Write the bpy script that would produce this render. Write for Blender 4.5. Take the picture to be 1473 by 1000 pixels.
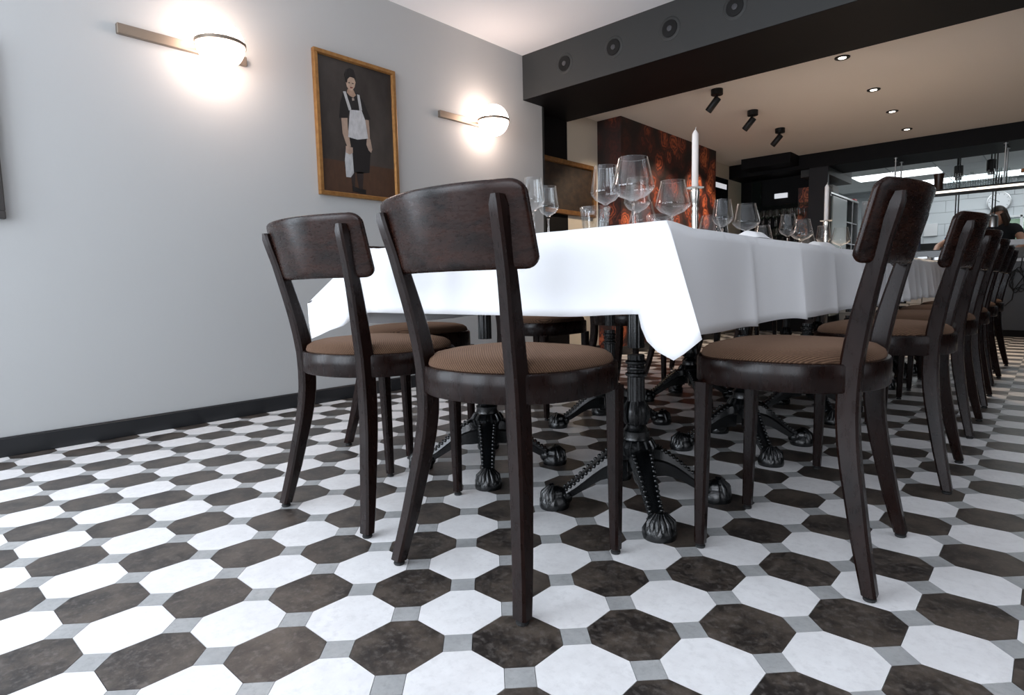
import bpy, bmesh, math, random
from mathutils import Vector, Matrix
random.seed(7)
R = math.radians
PI = math.pi
scene = bpy.context.scene
for o in list(bpy.data.objects):
    bpy.data.objects.remove(o)
COL = scene.collection

# ------------------------------------------------------------------ camera
yaw, pitch, roll = 2.2978, 0.0983, -0.0200
Fv = Vector((math.cos(yaw)*math.cos(pitch), math.sin(yaw)*math.cos(pitch), -math.sin(pitch)))
rt = Vector((math.sin(yaw), -math.cos(yaw), 0)); up = rt.cross(Fv)
Rv = rt*math.cos(roll)+up*math.sin(roll); Uv = -rt*math.sin(roll)+up*math.cos(roll)
cd = bpy.data.cameras.new('camera'); cam = bpy.data.objects.new('camera', cd); COL.objects.link(cam)
M = Matrix(((Rv.x, Uv.x, -Fv.x, 0.9094), (Rv.y, Uv.y, -Fv.y, -0.6635), (Rv.z, Uv.z, -Fv.z, 0.6213), (0, 0, 0, 1)))
cam.matrix_world = M
cd.sensor_width = 36; cd.lens = 860.26*36/1473; cd.shift_x = -17.74/1473; cd.shift_y = -0.34/1473
cd.clip_start = 0.02; cd.clip_end = 100
scene.camera = cam

# ------------------------------------------------------------------ light
vs = scene.view_settings
vs.view_transform = 'Standard'; vs.look = 'None'; vs.gamma = 1; vs.use_curve_mapping = False
vs.exposure = 0.0
w = bpy.data.worlds.new('daylight'); scene.world = w; w.use_nodes = True
bg = w.node_tree.nodes['Background']; bg.inputs[0].default_value = (0.80, 0.88, 1.0, 1); bg.inputs[1].default_value = 1.0

def area(name, loc, rot, sx, sy, power, col):
    l = bpy.data.lights.new(name, 'AREA'); l.shape = 'RECTANGLE'; l.size = sx; l.size_y = sy; l.energy = power; l.color = col
    o = bpy.data.objects.new(name, l); COL.objects.link(o); o.location = loc; o.rotation_euler = rot
    return o
# daylight through the shop windows behind the photographer, on the street side and at the right
area('window_daylight', (-1.15, -2.72, 1.35), (R(90), 0, 0), 1.75, 2.1, 110, (0.82, 0.90, 1.0))
area('window_daylight', (1.05, -2.72, 1.35), (R(90), 0, 0), 1.75, 2.1, 62, (0.88, 0.92, 1.0))
area('window_daylight', (-2.62, -1.72, 1.22), (R(90), 0, R(-90)), 1.5, 1.9, 70, (0.82, 0.90, 1.0))
area('window_daylight', (3.42, 0.9, 1.35), (R(90), 0, R(90)), 2.2, 2.1, 7, (1.0, 0.94, 0.92))
area('kitchen_daylight', (0.35, 12.5, 1.45), (R(90), 0, R(180)), 0.9, 0.7, 10, (0.9, 0.96, 1.0))

# ------------------------------------------------------------------ helpers
def link(o, parent=None):
    COL.objects.link(o)
    if parent is not None: o.parent = parent
    return o
def tag(o, label=None, cat=None, group=None, kind=None):
    if label: o['label'] = label
    if cat: o['category'] = cat
    if group: o['group'] = group
    if kind: o['kind'] = kind
    return o
def empty(name, loc=(0, 0, 0), rz=0, label=None, cat=None, group=None, kind=None):
    o = bpy.data.objects.new(name, None); o.empty_display_size = 0.05
    link(o); o.location = loc; o.rotation_euler = (0, 0, rz)
    return tag(o, label, cat, group, kind)
def copy_tree(o, parent=None):
    c = o.copy(); COL.objects.link(c)
    if parent is not None: c.parent = parent
    for ch in list(o.children): copy_tree(ch, c)
    return c
def mesh_of(name, bm, mat, smooth=False):
    me = bpy.data.meshes.new(name); bm.normal_update(); bm.to_mesh(me); bm.free()
    if mat: me.materials.append(mat)
    if smooth:
        for p in me.polygons: p.use_smooth = True
        try: me.set_sharp_from_angle(angle=R(smooth if smooth > 1 else 40))
        except Exception: pass
    return me
def obj(name, bm, mat, parent=None, smooth=False):
    return link(bpy.data.objects.new(name, mesh_of(name, bm, mat, smooth)), parent)
def B(): return bmesh.new()
def box(bm, x0, x1, y0, y1, z0, z1, bev=0, seg=1):
    r = bmesh.ops.create_cube(bm, size=1)
    vs_ = r['verts']
    bmesh.ops.scale(bm, vec=(x1-x0, y1-y0, z1-z0), verts=vs_)
    bmesh.ops.translate(bm, vec=((x0+x1)/2, (y0+y1)/2, (z0+z1)/2), verts=vs_)
    if bev:
        es = list({e for v in vs_ for e in v.link_edges})
        bmesh.ops.bevel(bm, geom=es, offset=bev, segments=seg, affect='EDGES', profile=0.5)
    return vs_
def lathe(bm, prof, seg=24, cx=0, cy=0, cz=0, fn=None, cap0=True, cap1=True):
    rings = []
    for i, (r, z) in enumerate(prof):
        ring = []
        for k in range(seg):
            a = 2*PI*k/seg
            rr = r*(fn(a, z) if fn else 1)
            ring.append(bm.verts.new((cx+rr*math.cos(a), cy+rr*math.sin(a), cz+z)))
        rings.append(ring)
    for i in range(len(rings)-1):
        for k in range(seg):
            k2 = (k+1) % seg
            bm.faces.new((rings[i][k], rings[i][k2], rings[i+1][k2], rings[i+1][k]))
    if cap0: bm.faces.new(list(reversed(rings[0])))
    if cap1: bm.faces.new(rings[-1])
def tube(bm, pts, r, seg=8, cap=True):
    pts = [Vector(p) for p in pts]; rings = []
    rs = r if isinstance(r, (list, tuple)) else [r]*len(pts)
    prev = None
    for i, p in enumerate(pts):
        t = (pts[min(i+1, len(pts)-1)]-pts[max(i-1, 0)]).normalized()
        if prev is None:
            a = t.orthogonal().normalized()
        else:
            a = (prev-t*prev.dot(t))
            a = a.normalized() if a.length > 1e-6 else t.orthogonal().normalized()
        prev = a; b = t.cross(a)
        rings.append([bm.verts.new(p+(a*math.cos(2*PI*k/seg)+b*math.sin(2*PI*k/seg))*rs[i]) for k in range(seg)])
    for i in range(len(rings)-1):
        for k in range(seg):
            k2 = (k+1) % seg
            bm.faces.new((rings[i][k], rings[i][k2], rings[i+1][k2], rings[i+1][k]))
    if cap:
        bm.faces.new(list(reversed(rings[0]))); bm.faces.new(rings[-1])
def sphere(bm, c, r, sx=1, sy=1, sz=1, u=12, v=8):
    m = Matrix.Translation(Vector(c)) @ Matrix.Diagonal((sx, sy, sz, 1))
    bmesh.ops.create_uvsphere(bm, u_segments=u, v_segments=v, radius=r, matrix=m)
def prism(bm, poly, axis, a0, a1):
    # polygon in the two other axes, extruded along axis
    def P(u, v, a):
        return (a, u, v) if axis == 0 else ((u, a, v) if axis == 1 else (u, v, a))
    A = [bm.verts.new(P(u, v, a0)) for u, v in poly]; Bv = [bm.verts.new(P(u, v, a1)) for u, v in poly]
    n = len(poly)
    bm.faces.new(A); bm.faces.new(list(reversed(Bv)))
    for i in range(n):
        bm.faces.new((A[i], Bv[i], Bv[(i+1) % n], A[(i+1) % n]))
    bmesh.ops.recalc_face_normals(bm, faces=bm.faces)

# ------------------------------------------------------------------ materials
def mat(name, col, rough=0.5, metal=0.0, spec=0.5, coat=0.0, emis=None, es=0, bump=None, noise=None, sheen=0):
    m = bpy.data.materials.new(name); m.use_nodes = True
    nt = m.node_tree; p = nt.nodes['Principled BSDF']
    p.inputs['Base Color'].default_value = (*col, 1); p.inputs['Roughness'].default_value = rough
    p.inputs['Metallic'].default_value = metal; p.inputs['Specular IOR Level'].default_value = spec
    p.inputs['Coat Weight'].default_value = coat; p.inputs['Coat Roughness'].default_value = 0.15
    p.inputs['Sheen Weight'].default_value = sheen
    if emis: p.inputs['Emission Color'].default_value = (*emis, 1); p.inputs['Emission Strength'].default_value = es
    geo = nt.nodes.new('ShaderNodeNewGeometry') if (bump or noise) else None
    tc = nt.nodes.new('ShaderNodeTexCoord') if (bump or noise) else None
    if noise:   # (scale, colour2, stretch(x,y,z), coords)
        sc, c2, st, use_obj = noise
        mp = nt.nodes.new('ShaderNodeMapping'); mp.inputs['Scale'].default_value = st
        nt.links.new(tc.outputs['Object'] if use_obj else geo.outputs['Position'], mp.inputs['Vector'])
        n = nt.nodes.new('ShaderNodeTexNoise'); n.inputs['Scale'].default_value = sc; n.inputs['Detail'].default_value = 8; n.inputs['Roughness'].default_value = .62
        nt.links.new(mp.outputs[0], n.inputs['Vector'])
        r = nt.nodes.new('ShaderNodeValToRGB'); r.color_ramp.elements[0].position = .32; r.color_ramp.elements[1].position = .68
        r.color_ramp.elements[0].color = (*col, 1); r.color_ramp.elements[1].color = (*c2, 1)
        nt.links.new(n.outputs['Fac'], r.inputs['Fac']); nt.links.new(r.outputs[0], p.inputs['Base Color'])
    if bump:    # (scale, strength, distance)
        n = nt.nodes.new('ShaderNodeTexNoise'); n.inputs['Scale'].default_value = bump[0]; n.inputs['Detail'].default_value = 5
        nt.links.new(geo.outputs['Position'], n.inputs['Vector'])
        b = nt.nodes.new('ShaderNodeBump'); b.inputs['Strength'].default_value = bump[1]; b.inputs['Distance'].default_value = bump[2]
        nt.links.new(n.outputs['Fac'], b.inputs['Height']); nt.links.new(b.outputs[0], p.inputs['Normal'])
    return m

def tile_mat(name, c1, c2, c3, sc, rough, spec=0.35, lo=.38, hi=.66):
    m = bpy.data.materials.new(name); m.use_nodes = True; nt = m.node_tree; p = nt.nodes['Principled BSDF']
    geo = nt.nodes.new('ShaderNodeNewGeometry'); oi = nt.nodes.new('ShaderNodeObjectInfo')
    add = nt.nodes.new('ShaderNodeVectorMath'); add.operation = 'MULTIPLY_ADD'
    nt.links.new(oi.outputs['Random'], add.inputs[0]); add.inputs[1].default_value = (7, 5, 3); nt.links.new(geo.outputs['Position'], add.inputs[2])
    n1 = nt.nodes.new('ShaderNodeTexNoise'); n1.inputs['Scale'].default_value = sc; n1.inputs['Detail'].default_value = 10; n1.inputs['Roughness'].default_value = .72
    n2 = nt.nodes.new('ShaderNodeTexNoise'); n2.inputs['Scale'].default_value = sc*7; n2.inputs['Detail'].default_value = 6; n2.inputs['Roughness'].default_value = .7
    for n in (n1, n2): nt.links.new(add.outputs[0], n.inputs['Vector'])
    r = nt.nodes.new('ShaderNodeValToRGB'); cr = r.color_ramp
    cr.elements[0].position = lo; cr.elements[0].color = (*c1, 1); cr.elements[1].position = hi; cr.elements[1].color = (*c2, 1)
    nt.links.new(n1.outputs['Fac'], r.inputs['Fac'])
    r2 = nt.nodes.new('ShaderNodeValToRGB'); r2.color_ramp.elements[0].position = .5; r2.color_ramp.elements[1].position = .72
    r2.color_ramp.elements[0].color = (0, 0, 0, 1); r2.color_ramp.elements[1].color = (.7, .7, .7, 1)
    nt.links.new(n2.outputs['Fac'], r2.inputs['Fac'])
    mx = nt.nodes.new('ShaderNodeMix'); mx.data_type = 'RGBA'
    nt.links.new(r2.outputs[0], mx.inputs[0]); nt.links.new(r.outputs[0], mx.inputs[6]); mx.inputs[7].default_value = (*c3, 1)
    nt.links.new(mx.outputs[2], p.inputs['Base Color'])
    mr = nt.nodes.new('ShaderNodeMapRange'); mr.inputs[3].default_value = rough-.08; mr.inputs[4].default_value = rough+.12
    nt.links.new(n2.outputs['Fac'], mr.inputs[0]); nt.links.new(mr.outputs[0], p.inputs['Roughness'])
    p.inputs['Specular IOR Level'].default_value = spec
    b = nt.nodes.new('ShaderNodeBump'); b.inputs['Strength'].default_value = .12; b.inputs['Distance'].default_value = .001
    nt.links.new(n2.outputs['Fac'], b.inputs['Height']); nt.links.new(b.outputs[0], p.inputs['Normal'])
    return m

def fabric_mat(name, c1, c2):
    m = bpy.data.materials.new(name); m.use_nodes = True; nt = m.node_tree; p = nt.nodes['Principled BSDF']
    tc = nt.nodes.new('ShaderNodeTexCoord')
    wv = nt.nodes.new('ShaderNodeTexWave'); wv.wave_type = 'BANDS'; wv.bands_direction = 'DIAGONAL'
    wv.inputs['Scale'].default_value = 90; wv.inputs['Distortion'].default_value = .4
    nt.links.new(tc.outputs['Object'], wv.inputs['Vector'])
    n = nt.nodes.new('ShaderNodeTexNoise'); n.inputs['Scale'].default_value = 350; n.inputs['Detail'].default_value = 3
    nt.links.new(tc.outputs['Object'], n.inputs['Vector'])
    ad = nt.nodes.new('ShaderNodeMath'); ad.operation = 'ADD'
    nt.links.new(wv.outputs['Fac'], ad.inputs[0]); nt.links.new(n.outputs['Fac'], ad.inputs[1])
    r = nt.nodes.new('ShaderNodeValToRGB'); r.color_ramp.elements[0].position = .3; r.color_ramp.elements[1].position = .8
    r.color_ramp.elements[0].color = (*c1, 1); r.color_ramp.elements[1].color = (*c2, 1)
    hv = nt.nodes.new('ShaderNodeMath'); hv.operation = 'MULTIPLY'; hv.inputs[1].default_value = .5
    nt.links.new(ad.outputs[0], hv.inputs[0]); nt.links.new(hv.outputs[0], r.inputs['Fac']); nt.links.new(r.outputs[0], p.inputs['Base Color'])
    b = nt.nodes.new('ShaderNodeBump'); b.inputs['Strength'].default_value = .5; b.inputs['Distance'].default_value = .0012
    nt.links.new(ad.outputs[0], b.inputs['Height']); nt.links.new(b.outputs[0], p.inputs['Normal'])
    p.inputs['Roughness'].default_value = .9; p.inputs['Specular IOR Level'].default_value = .15
    p.inputs['Sheen Weight'].default_value = .2; p.inputs['Sheen Tint'].default_value = (.8, .5, .35, 1)
    return m

def wood_mat(name, c1, c2, rough, st):
    m = bpy.data.materials.new(name); m.use_nodes = True; nt = m.node_tree; p = nt.nodes['Principled BSDF']
    tc = nt.nodes.new('ShaderNodeTexCoord'); mp = nt.nodes.new('ShaderNodeMapping'); mp.inputs['Scale'].default_value = st
    nt.links.new(tc.outputs['Object'], mp.inputs['Vector'])
    n = nt.nodes.new('ShaderNodeTexNoise'); n.inputs['Scale'].default_value = 14; n.inputs['Detail'].default_value = 9; n.inputs['Roughness'].default_value = .68; n.inputs['Distortion'].default_value = .8
    nt.links.new(mp.outputs[0], n.inputs['Vector'])
    f = nt.nodes.new('ShaderNodeTexNoise'); f.inputs['Scale'].default_value = 120; f.inputs['Detail'].default_value = 4
    nt.links.new(mp.outputs[0], f.inputs['Vector'])
    r = nt.nodes.new('ShaderNodeValToRGB'); r.color_ramp.elements[0].position = .35; r.color_ramp.elements[1].position = .7
    r.color_ramp.elements[0].color = (*c1, 1); r.color_ramp.elements[1].color = (*c2, 1)
    nt.links.new(n.outputs['Fac'], r.inputs['Fac']); nt.links.new(r.outputs[0], p.inputs['Base Color'])
    mr = nt.nodes.new('ShaderNodeMapRange'); mr.inputs[3].default_value = rough-.06; mr.inputs[4].default_value = rough+.14
    nt.links.new(f.outputs['Fac'], mr.inputs[0]); nt.links.new(mr.outputs[0], p.inputs['Roughness'])
    b = nt.nodes.new('ShaderNodeBump'); b.inputs['Strength'].default_value = .08; b.inputs['Distance'].default_value = .0005
    nt.links.new(f.outputs['Fac'], b.inputs['Height']); nt.links.new(b.outputs[0], p.inputs['Normal'])
    p.inputs['Specular IOR Level'].default_value = .24
    return m

def thin_glass(name, tint=(.975, .98, .98), spec=1.0):
    m = bpy.data.materials.new(name); m.use_nodes = True; nt = m.node_tree
    for n in list(nt.nodes): nt.nodes.remove(n)
    out = nt.nodes.new('ShaderNodeOutputMaterial'); mx = nt.nodes.new('ShaderNodeMixShader')
    tr = nt.nodes.new('ShaderNodeBsdfTransparent'); tr.inputs[0].default_value = (*tint, 1)
    gl = nt.nodes.new('ShaderNodeBsdfGlossy'); gl.inputs['Roughness'].default_value = .02; gl.inputs[0].default_value = (spec, spec, spec, 1)
    lw = nt.nodes.new('ShaderNodeLayerWeight'); lw.inputs['Blend'].default_value = .3
    pw = nt.nodes.new('ShaderNodeMath'); pw.operation = 'POWER'; pw.inputs[1].default_value = 2.2
    nt.links.new(lw.outputs['Facing'], pw.inputs[0])
    p2 = nt.nodes.new('ShaderNodeMath'); p2.operation = 'MULTIPLY_ADD'; p2.inputs[1].default_value = .85; p2.inputs[2].default_value = .028
    nt.links.new(pw.outputs[0], p2.inputs[0])
    nt.links.new(p2.outputs[0], mx.inputs[0]); nt.links.new(tr.outputs[0], mx.inputs[1]); nt.links.new(gl.outputs[0], mx.inputs[2])
    nt.links.new(mx.outputs[0], out.inputs[0])
    return m
def solid_glass(name, rough=0.0, bump=None):
    m = mat(name, (1, 1, 1), rough, bump=bump)
    p = m.node_tree.nodes['Principled BSDF']; p.inputs['Transmission Weight'].default_value = 1; p.inputs['IOR'].default_value = 1.45
    return m

W_PLASTER = mat('pale_plaster', (.47, .475, .47), .85, spec=.2, bump=(160, .12, .0006))
W_BACK = mat('cream_plaster', (.58, .52, .43), .85, spec=.2, bump=(160, .12, .0006))
CEIL = mat('ceiling_paint', (.86, .87, .89), .9, spec=.15)
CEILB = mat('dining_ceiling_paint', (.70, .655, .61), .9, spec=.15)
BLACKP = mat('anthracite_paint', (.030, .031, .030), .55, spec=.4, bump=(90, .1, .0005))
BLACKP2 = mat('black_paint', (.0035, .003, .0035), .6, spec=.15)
SKIRT = mat('black_skirting', (.012, .013, .015), .35)
TW = tile_mat('white_stone_tile', (.76, .745, .74), (.86, .85, .845), (.68, .665, .66), 9, .34)
TD = tile_mat('dark_slate_tile', (.018, .014, .012), (.082, .064, .050), (.16, .14, .125), 11, .36, .95, .42, .60)
TG = tile_mat('grey_stone_tile', (.33, .335, .335), (.43, .43, .425), (.27, .27, .265), 12, .34)
GROUT = mat('floor_joint', (.14, .14, .14), .7)
WOOD = wood_mat('espresso_stained_beech', (.0038, .0011, .0008), (.0115, .0034, .0019), .25, (1, 1, .25))
WOODB = wood_mat('espresso_stained_plywood', (.0035, .0012, .0009), (.026, .0085, .0048), .24, (.6, 1, 1.8))
FAB = fabric_mat('brown_upholstery', (.045, .024, .014), (.135, .078, .048))
CHROME = mat('polished_steel', (.7, .7, .7), .18, 1)
STEEL = mat('brushed_steel', (.55, .56, .56), .32, 1)
SILVER = mat('silver_plate', (.74, .71, .66), .2, 1)
RUBBER = mat('black_rubber', (.012, .012, .012), .6)
IRON = mat('black_cast_iron', (.003, .0035, .004), .2, 0, .5, coat=.2, bump=(260, .35, .002))
LINEN = mat('white_linen', (.90, .90, .91), .85, spec=.2, sheen=.15, bump=(900, .12, .0003))
NAPK = mat('white_napkin', (.84, .83, .83), .85, spec=.2, bump=(700, .15, .0003))
WAX = mat('ivory_wax', (.66, .60, .56), .45, spec=.4)
WAX.node_tree.nodes['Principled BSDF'].inputs['Subsurface Weight'].default_value = .25
WAX.node_tree.nodes['Principled BSDF'].inputs['Subsurface Radius'].default_value = (.02, .015, .01)
WICK = mat('wick', (.6, .55, .5), .9)
BRONZE = mat('bronze_metal', (.26, .21, .165), .42, .7)
GLOBE = mat('lit_opal_glass', (.95, .93, .9), .3, emis=(1.0, .77, .66), es=20)
GOLD = mat('gilt_wood', (.42, .22, .07), .38, .55, bump=(60, .2, .001), noise=(40, (.30, .14, .045), (1, 1, 1), False))
BLACKM = mat('matt_black_metal', (.004, .004, .004), .45, spec=.3)
GLASS = thin_glass('clear_glass')
GSOLID = solid_glass('thick_clear_glass')
GBUB = thin_glass('bubbled_glass', (.93, .94, .94))
_nt = GBUB.node_tree; _g = _nt.nodes.new('ShaderNodeNewGeometry'); _n = _nt.nodes.new('ShaderNodeTexVoronoi'); _n.inputs['Scale'].default_value = 190
_b = _nt.nodes.new('ShaderNodeBump'); _b.inputs['Strength'].default_value = 1; _b.inputs['Distance'].default_value = .0025
_nt.links.new(_g.outputs['Position'], _n.inputs['Vector']); _nt.links.new(_n.outputs['Distance'], _b.inputs['Height'])
for _q in _nt.nodes:
    if _q.bl_idname in ('ShaderNodeBsdfGlossy', 'ShaderNodeLayerWeight'): _nt.links.new(_b.outputs[0], _q.inputs['Normal'])

def rose_mat():
    m = bpy.data.materials.new('rose_mural'); m.use_nodes = True; nt = m.node_tree; p = nt.nodes['Principled BSDF']
    L = nt.links.new
    geo = nt.nodes.new('ShaderNodeNewGeometry'); mp = nt.nodes.new('ShaderNodeMapping'); mp.inputs['Scale'].default_value = (5.2, 5.2, 4.3)
    L(geo.outputs['Position'], mp.inputs['Vector'])
    nz = nt.nodes.new('ShaderNodeTexNoise'); nz.inputs['Scale'].default_value = 1.6; nz.inputs['Detail'].default_value = 3; L(mp.outputs[0], nz.inputs['Vector'])
    ma = nt.nodes.new('ShaderNodeVectorMath'); ma.operation = 'MULTIPLY_ADD'; ma.inputs[1].default_value = (.55, .55, .55)
    L(nz.outputs['Color'], ma.inputs[0]); L(mp.outputs[0], ma.inputs[2])
    vo = nt.nodes.new('ShaderNodeTexVoronoi'); vo.inputs['Scale'].default_value = 1.0; vo.inputs['Randomness'].default_value = .9; L(ma.outputs[0], vo.inputs['Vector'])
    # petals: rings round each cell centre, broken by noise
    n2 = nt.nodes.new('ShaderNodeTexNoise'); n2.inputs['Scale'].default_value = 4; n2.inputs['Detail'].default_value = 4; L(mp.outputs[0], n2.inputs['Vector'])
    m1 = nt.nodes.new('ShaderNodeMath'); m1.operation = 'MULTIPLY_ADD'; m1.inputs[1].default_value = 36; L(vo.outputs['Distance'], m1.inputs[0])
    m0 = nt.nodes.new('ShaderNodeMath'); m0.operation = 'MULTIPLY'; m0.inputs[1].default_value = 15; L(n2.outputs['Fac'], m0.inputs[0]); L(m0.outputs[0], m1.inputs[2])
    sn = nt.nodes.new('ShaderNodeMath'); sn.operation = 'SINE'; L(m1.outputs[0], sn.inputs[0])
    mr = nt.nodes.new('ShaderNodeMapRange'); mr.inputs[1].default_value = -1; mr.inputs[2].default_value = 1; mr.inputs[3].default_value = .34; mr.inputs[4].default_value = .80; L(sn.outputs[0], mr.inputs[0])
    fall = nt.nodes.new('ShaderNodeMapRange'); fall.inputs[1].default_value = .30; fall.inputs[2].default_value = .72; fall.inputs[3].default_value = 1; fall.inputs[4].default_value = .02; L(vo.outputs['Distance'], fall.inputs[0])
    mu = nt.nodes.new('ShaderNodeMath'); mu.operation = 'MULTIPLY'; L(mr.outputs[0], mu.inputs[0]); L(fall.outputs[0], mu.inputs[1])
    big = nt.nodes.new('ShaderNodeTexNoise'); big.inputs['Scale'].default_value = .9; big.inputs['Detail'].default_value = 2; L(geo.outputs['Position'], big.inputs['Vector'])
    bm_ = nt.nodes.new('ShaderNodeMapRange'); bm_.inputs[1].default_value = .3; bm_.inputs[2].default_value = .6; bm_.inputs[3].default_value = .38; bm_.inputs[4].default_value = 1.25; L(big.outputs['Fac'], bm_.inputs[0])
    mu2 = nt.nodes.new('ShaderNodeMath'); mu2.operation = 'MULTIPLY'; L(mu.outputs[0], mu2.inputs[0]); L(bm_.outputs[0], mu2.inputs[1])
    r = nt.nodes.new('ShaderNodeValToRGB'); cr = r.color_ramp
    cr.elements[0].position = 0; cr.elements[0].color = (.006, .003, .003, 1); cr.elements[1].position = 1; cr.elements[1].color = (.62, .20, .075, 1)
    e = cr.elements.new(.3); e.color = (.055, .010, .006, 1); e = cr.elements.new(.62); e.color = (.36, .075, .028, 1)
    L(mu2.outputs[0], r.inputs['Fac']); L(r.outputs[0], p.inputs['Base Color']); p.inputs['Roughness'].default_value = .55
    return m
ROSE = rose_mat()

# ------------------------------------------------------------------ setting
U = .148
def struct(name, bm, m, parent=None, smooth=False):
    o = obj(name, bm, m, parent, smooth)
    if parent is None: o['kind'] = 'structure'
    return o
floor = struct('floor', (lambda b: (box(b, -2.6, 3.5, -2.8, 12.4, -.1, -.0035), b)[1])(B()), GROUT)
WALLX = -2.17
b = B(); box(b, -2.6, WALLX, -.95, 3.06, 0, 2.6); box(b, -2.6, WALLX, -2.8, -2.5, 0, 2.6); box(b, -2.6, WALLX, -2.5, -.95, 0, .25); box(b, -2.6, WALLX, -2.5, -.95, 2.2, 2.6); struct('wall_left', b, W_PLASTER)
b = B(); box(b, -2.6, -2.3, 3.55, 9.0, 0, 2.4); struct('wall_left', b, W_BACK).name = 'wall_back_left'
b = B(); box(b, -2.6, -2.3, 3.06, 3.55, 0, 2.1); struct('trim_1', b, BLACKP2)
b = B(); box(b, -2.3, -2.168, 3.058, 3.085, 0, 2.03, .003); struct('trim_2', b, BLACKP)
b = B(); box(b, -2.6, 3.6, -2.8, 2.84, 2.352, 2.5); struct('ceiling', b, CEIL)
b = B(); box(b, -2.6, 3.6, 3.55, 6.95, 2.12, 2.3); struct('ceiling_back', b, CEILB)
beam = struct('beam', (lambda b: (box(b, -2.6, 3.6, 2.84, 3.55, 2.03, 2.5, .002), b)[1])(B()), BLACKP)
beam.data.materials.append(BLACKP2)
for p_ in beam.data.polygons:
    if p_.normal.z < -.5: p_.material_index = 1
b = B(); box(b, WALLX, WALLX+.016, -2.7, 3.06, 0, .074, .002); box(b, WALLX, WALLX+.012, -2.7, 3.06, .0, .078, .001); struct('baseboard_left', b, SKIRT)
b = B(); box(b, -2.3, -2.284, 3.55, 4.0, 0, .074, .002); box(b, -2.048, -2.032, 4.0, 5.985, 0, .074, .002); struct('baseboard_back', b, SKIRT)
# mural chimney breast
b = B(); box(b, -2.3, -2.048, 4.004, 5.985, 0, 2.12); struct('wall_mural', b, ROSE)
# street side and right side (behind the photographer): walls with real window openings
def wall_with_windows(name, axis, at, thick, a0, a1, zt, wins):
    b = B(); cur = a0
    def bb(u0, u1, z0, z1):
        if axis == 'y': box(b, u0, u1, min(at, at+thick), max(at, at+thick), z0, z1)
        else: box(b, min(at, at+thick), max(at, at+thick), u0, u1, z0, z1)
    for (u0, u1, z0, z1) in wins:
        bb(cur, u0, 0, zt); bb(u0, u1, 0, z0); bb(u0, u1, z1, zt); cur = u1
    bb(cur, a1, 0, zt)
    return struct(name, b, BLACKP)
fw = [(-2.05, -.25, .28, 2.25), (.15, 1.95, .28, 2.25)]
rw = [(-.3, 2.1, .28, 2.25)]
wall_with_windows('wall_front', 'y', -2.7, .12, -2.6, 3.6, 2.4, fw)
wall_with_windows('wall_right', 'x', 3.3, .12, -2.8, 9.0, 2.4, rw)
FR = mat('window_frame_paint', (.04, .04, .042), .4)
for i, (u0, u1, z0, z1) in enumerate(fw):
    b = B()
    for a in (u0, (u0+u1)/2-.025, u1-.05): box(b, a, a+.05, -2.68, -2.62, z0, z1, .004)
    for z in (z0, z1-.05): box(b, u0, u1, -2.68, -2.62, z, z+.05, .004)
    struct('window_%d' % (i+1), b, FR)
b = B()
for a in (-.3, .875, 2.05): box(b, 3.32, 3.38, a, a+.05, .28, 2.25, .004)
for z in (.28, 2.2): box(b, 3.32, 3.38, -.3, 2.1, z, z+.05, .004)
struct('window_3', b, FR)
b = B()
for a in (-2.5, -1.75, -1.0): box(b, -2.45, -2.40, a, a+.05, .25, 2.2, .004)
for z in (.25, 2.15): box(b, -2.45, -2.40, -2.5, -.95, z, z+.05, .004)
struct('window_5', b, FR)

# ---- floor tiles: octagons with square keys
cx_, cy_ = .9094, -.6635
def vis(x, y):
    d = Vector((x, y, 0))-Vector((cx_, cy_, .6213)); z = d.dot(Fv)
    if z < .15: return None
    px = 754.2+860*d.dot(Rv)/z; py = 499.7-860*d.dot(Uv)/z
    return (px, py, z)
g = .0006
oc = [(.24, 0), (.76, 0), (1, .24), (1, .76), (.76, 1), (.24, 1), (0, .76), (0, .24)]
def oct_mesh(name, m):
    b = B(); top = [b.verts.new(((u-.5)*(U-2*g), (v-.5)*(U-2*g), 0)) for u, v in oc]
    bot = [b.verts.new((v.co.x*1.004, v.co.y*1.004, -.0035)) for v in top]
    b.faces.new(top)
    for i in range(8): b.faces.new((top[i], bot[i], bot[(i+1) % 8], top[(i+1) % 8]))
    return mesh_of(name, b, m)
sq = [(.24, 0), (0, .24), (-.24, 0), (0, -.24)]
def sq_mesh(name, m):
    b = B(); top = [b.verts.new((u*U-g*(u > 0)+g*(u < 0), v*U-g*(v > 0)+g*(v < 0), 0)) for u, v in sq]
    bot = [b.verts.new((v.co.x*1.01, v.co.y*1.01, -.0035)) for v in top]
    b.faces.new(top)
    for i in range(4): b.faces.new((top[i], bot[i], bot[(i+1) % 4], top[(i+1) % 4]))
    return mesh_of(name, b, m)
MO = [oct_mesh('white_octagon', TW), oct_mesh('dark_octagon', TD)]; MS = sq_mesh('grey_square', TG)
octs, sqs = [], []
for i in range(-15, 23):
    for j in range(-18, 52):
        x, y = (i+.5)*U, (j+.5)*U
        d = math.hypot(x-cx_, y-cy_)
        v = vis(x, y); s = d
        if v is None or not (-60 < v[0] < 1540 and v[1] < 1060): s += 1000
        if x > WALLX-.03: octs.append((s, x, y, (i+j) & 1))
        x, y = i*U, j*U
        v = vis(x, y); s = math.hypot(x-cx_, y-cy_)
        if v is None or not (-60 < v[0] < 1540 and v[1] < 1060): s += 1000
        if x > WALLX-.03: sqs.append((s, x, y))
octs.sort(); sqs.sort()
for s, x, y, d in octs[:300]:
    o = bpy.data.objects.new('octagon_tile', MO[d]); o.location = (x, y, 0); link(o, floor)
for s, x, y in sqs[:300]:
    o = bpy.data.objects.new('square_tile', MS); o.location = (x, y, 0); link(o, floor)
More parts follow.
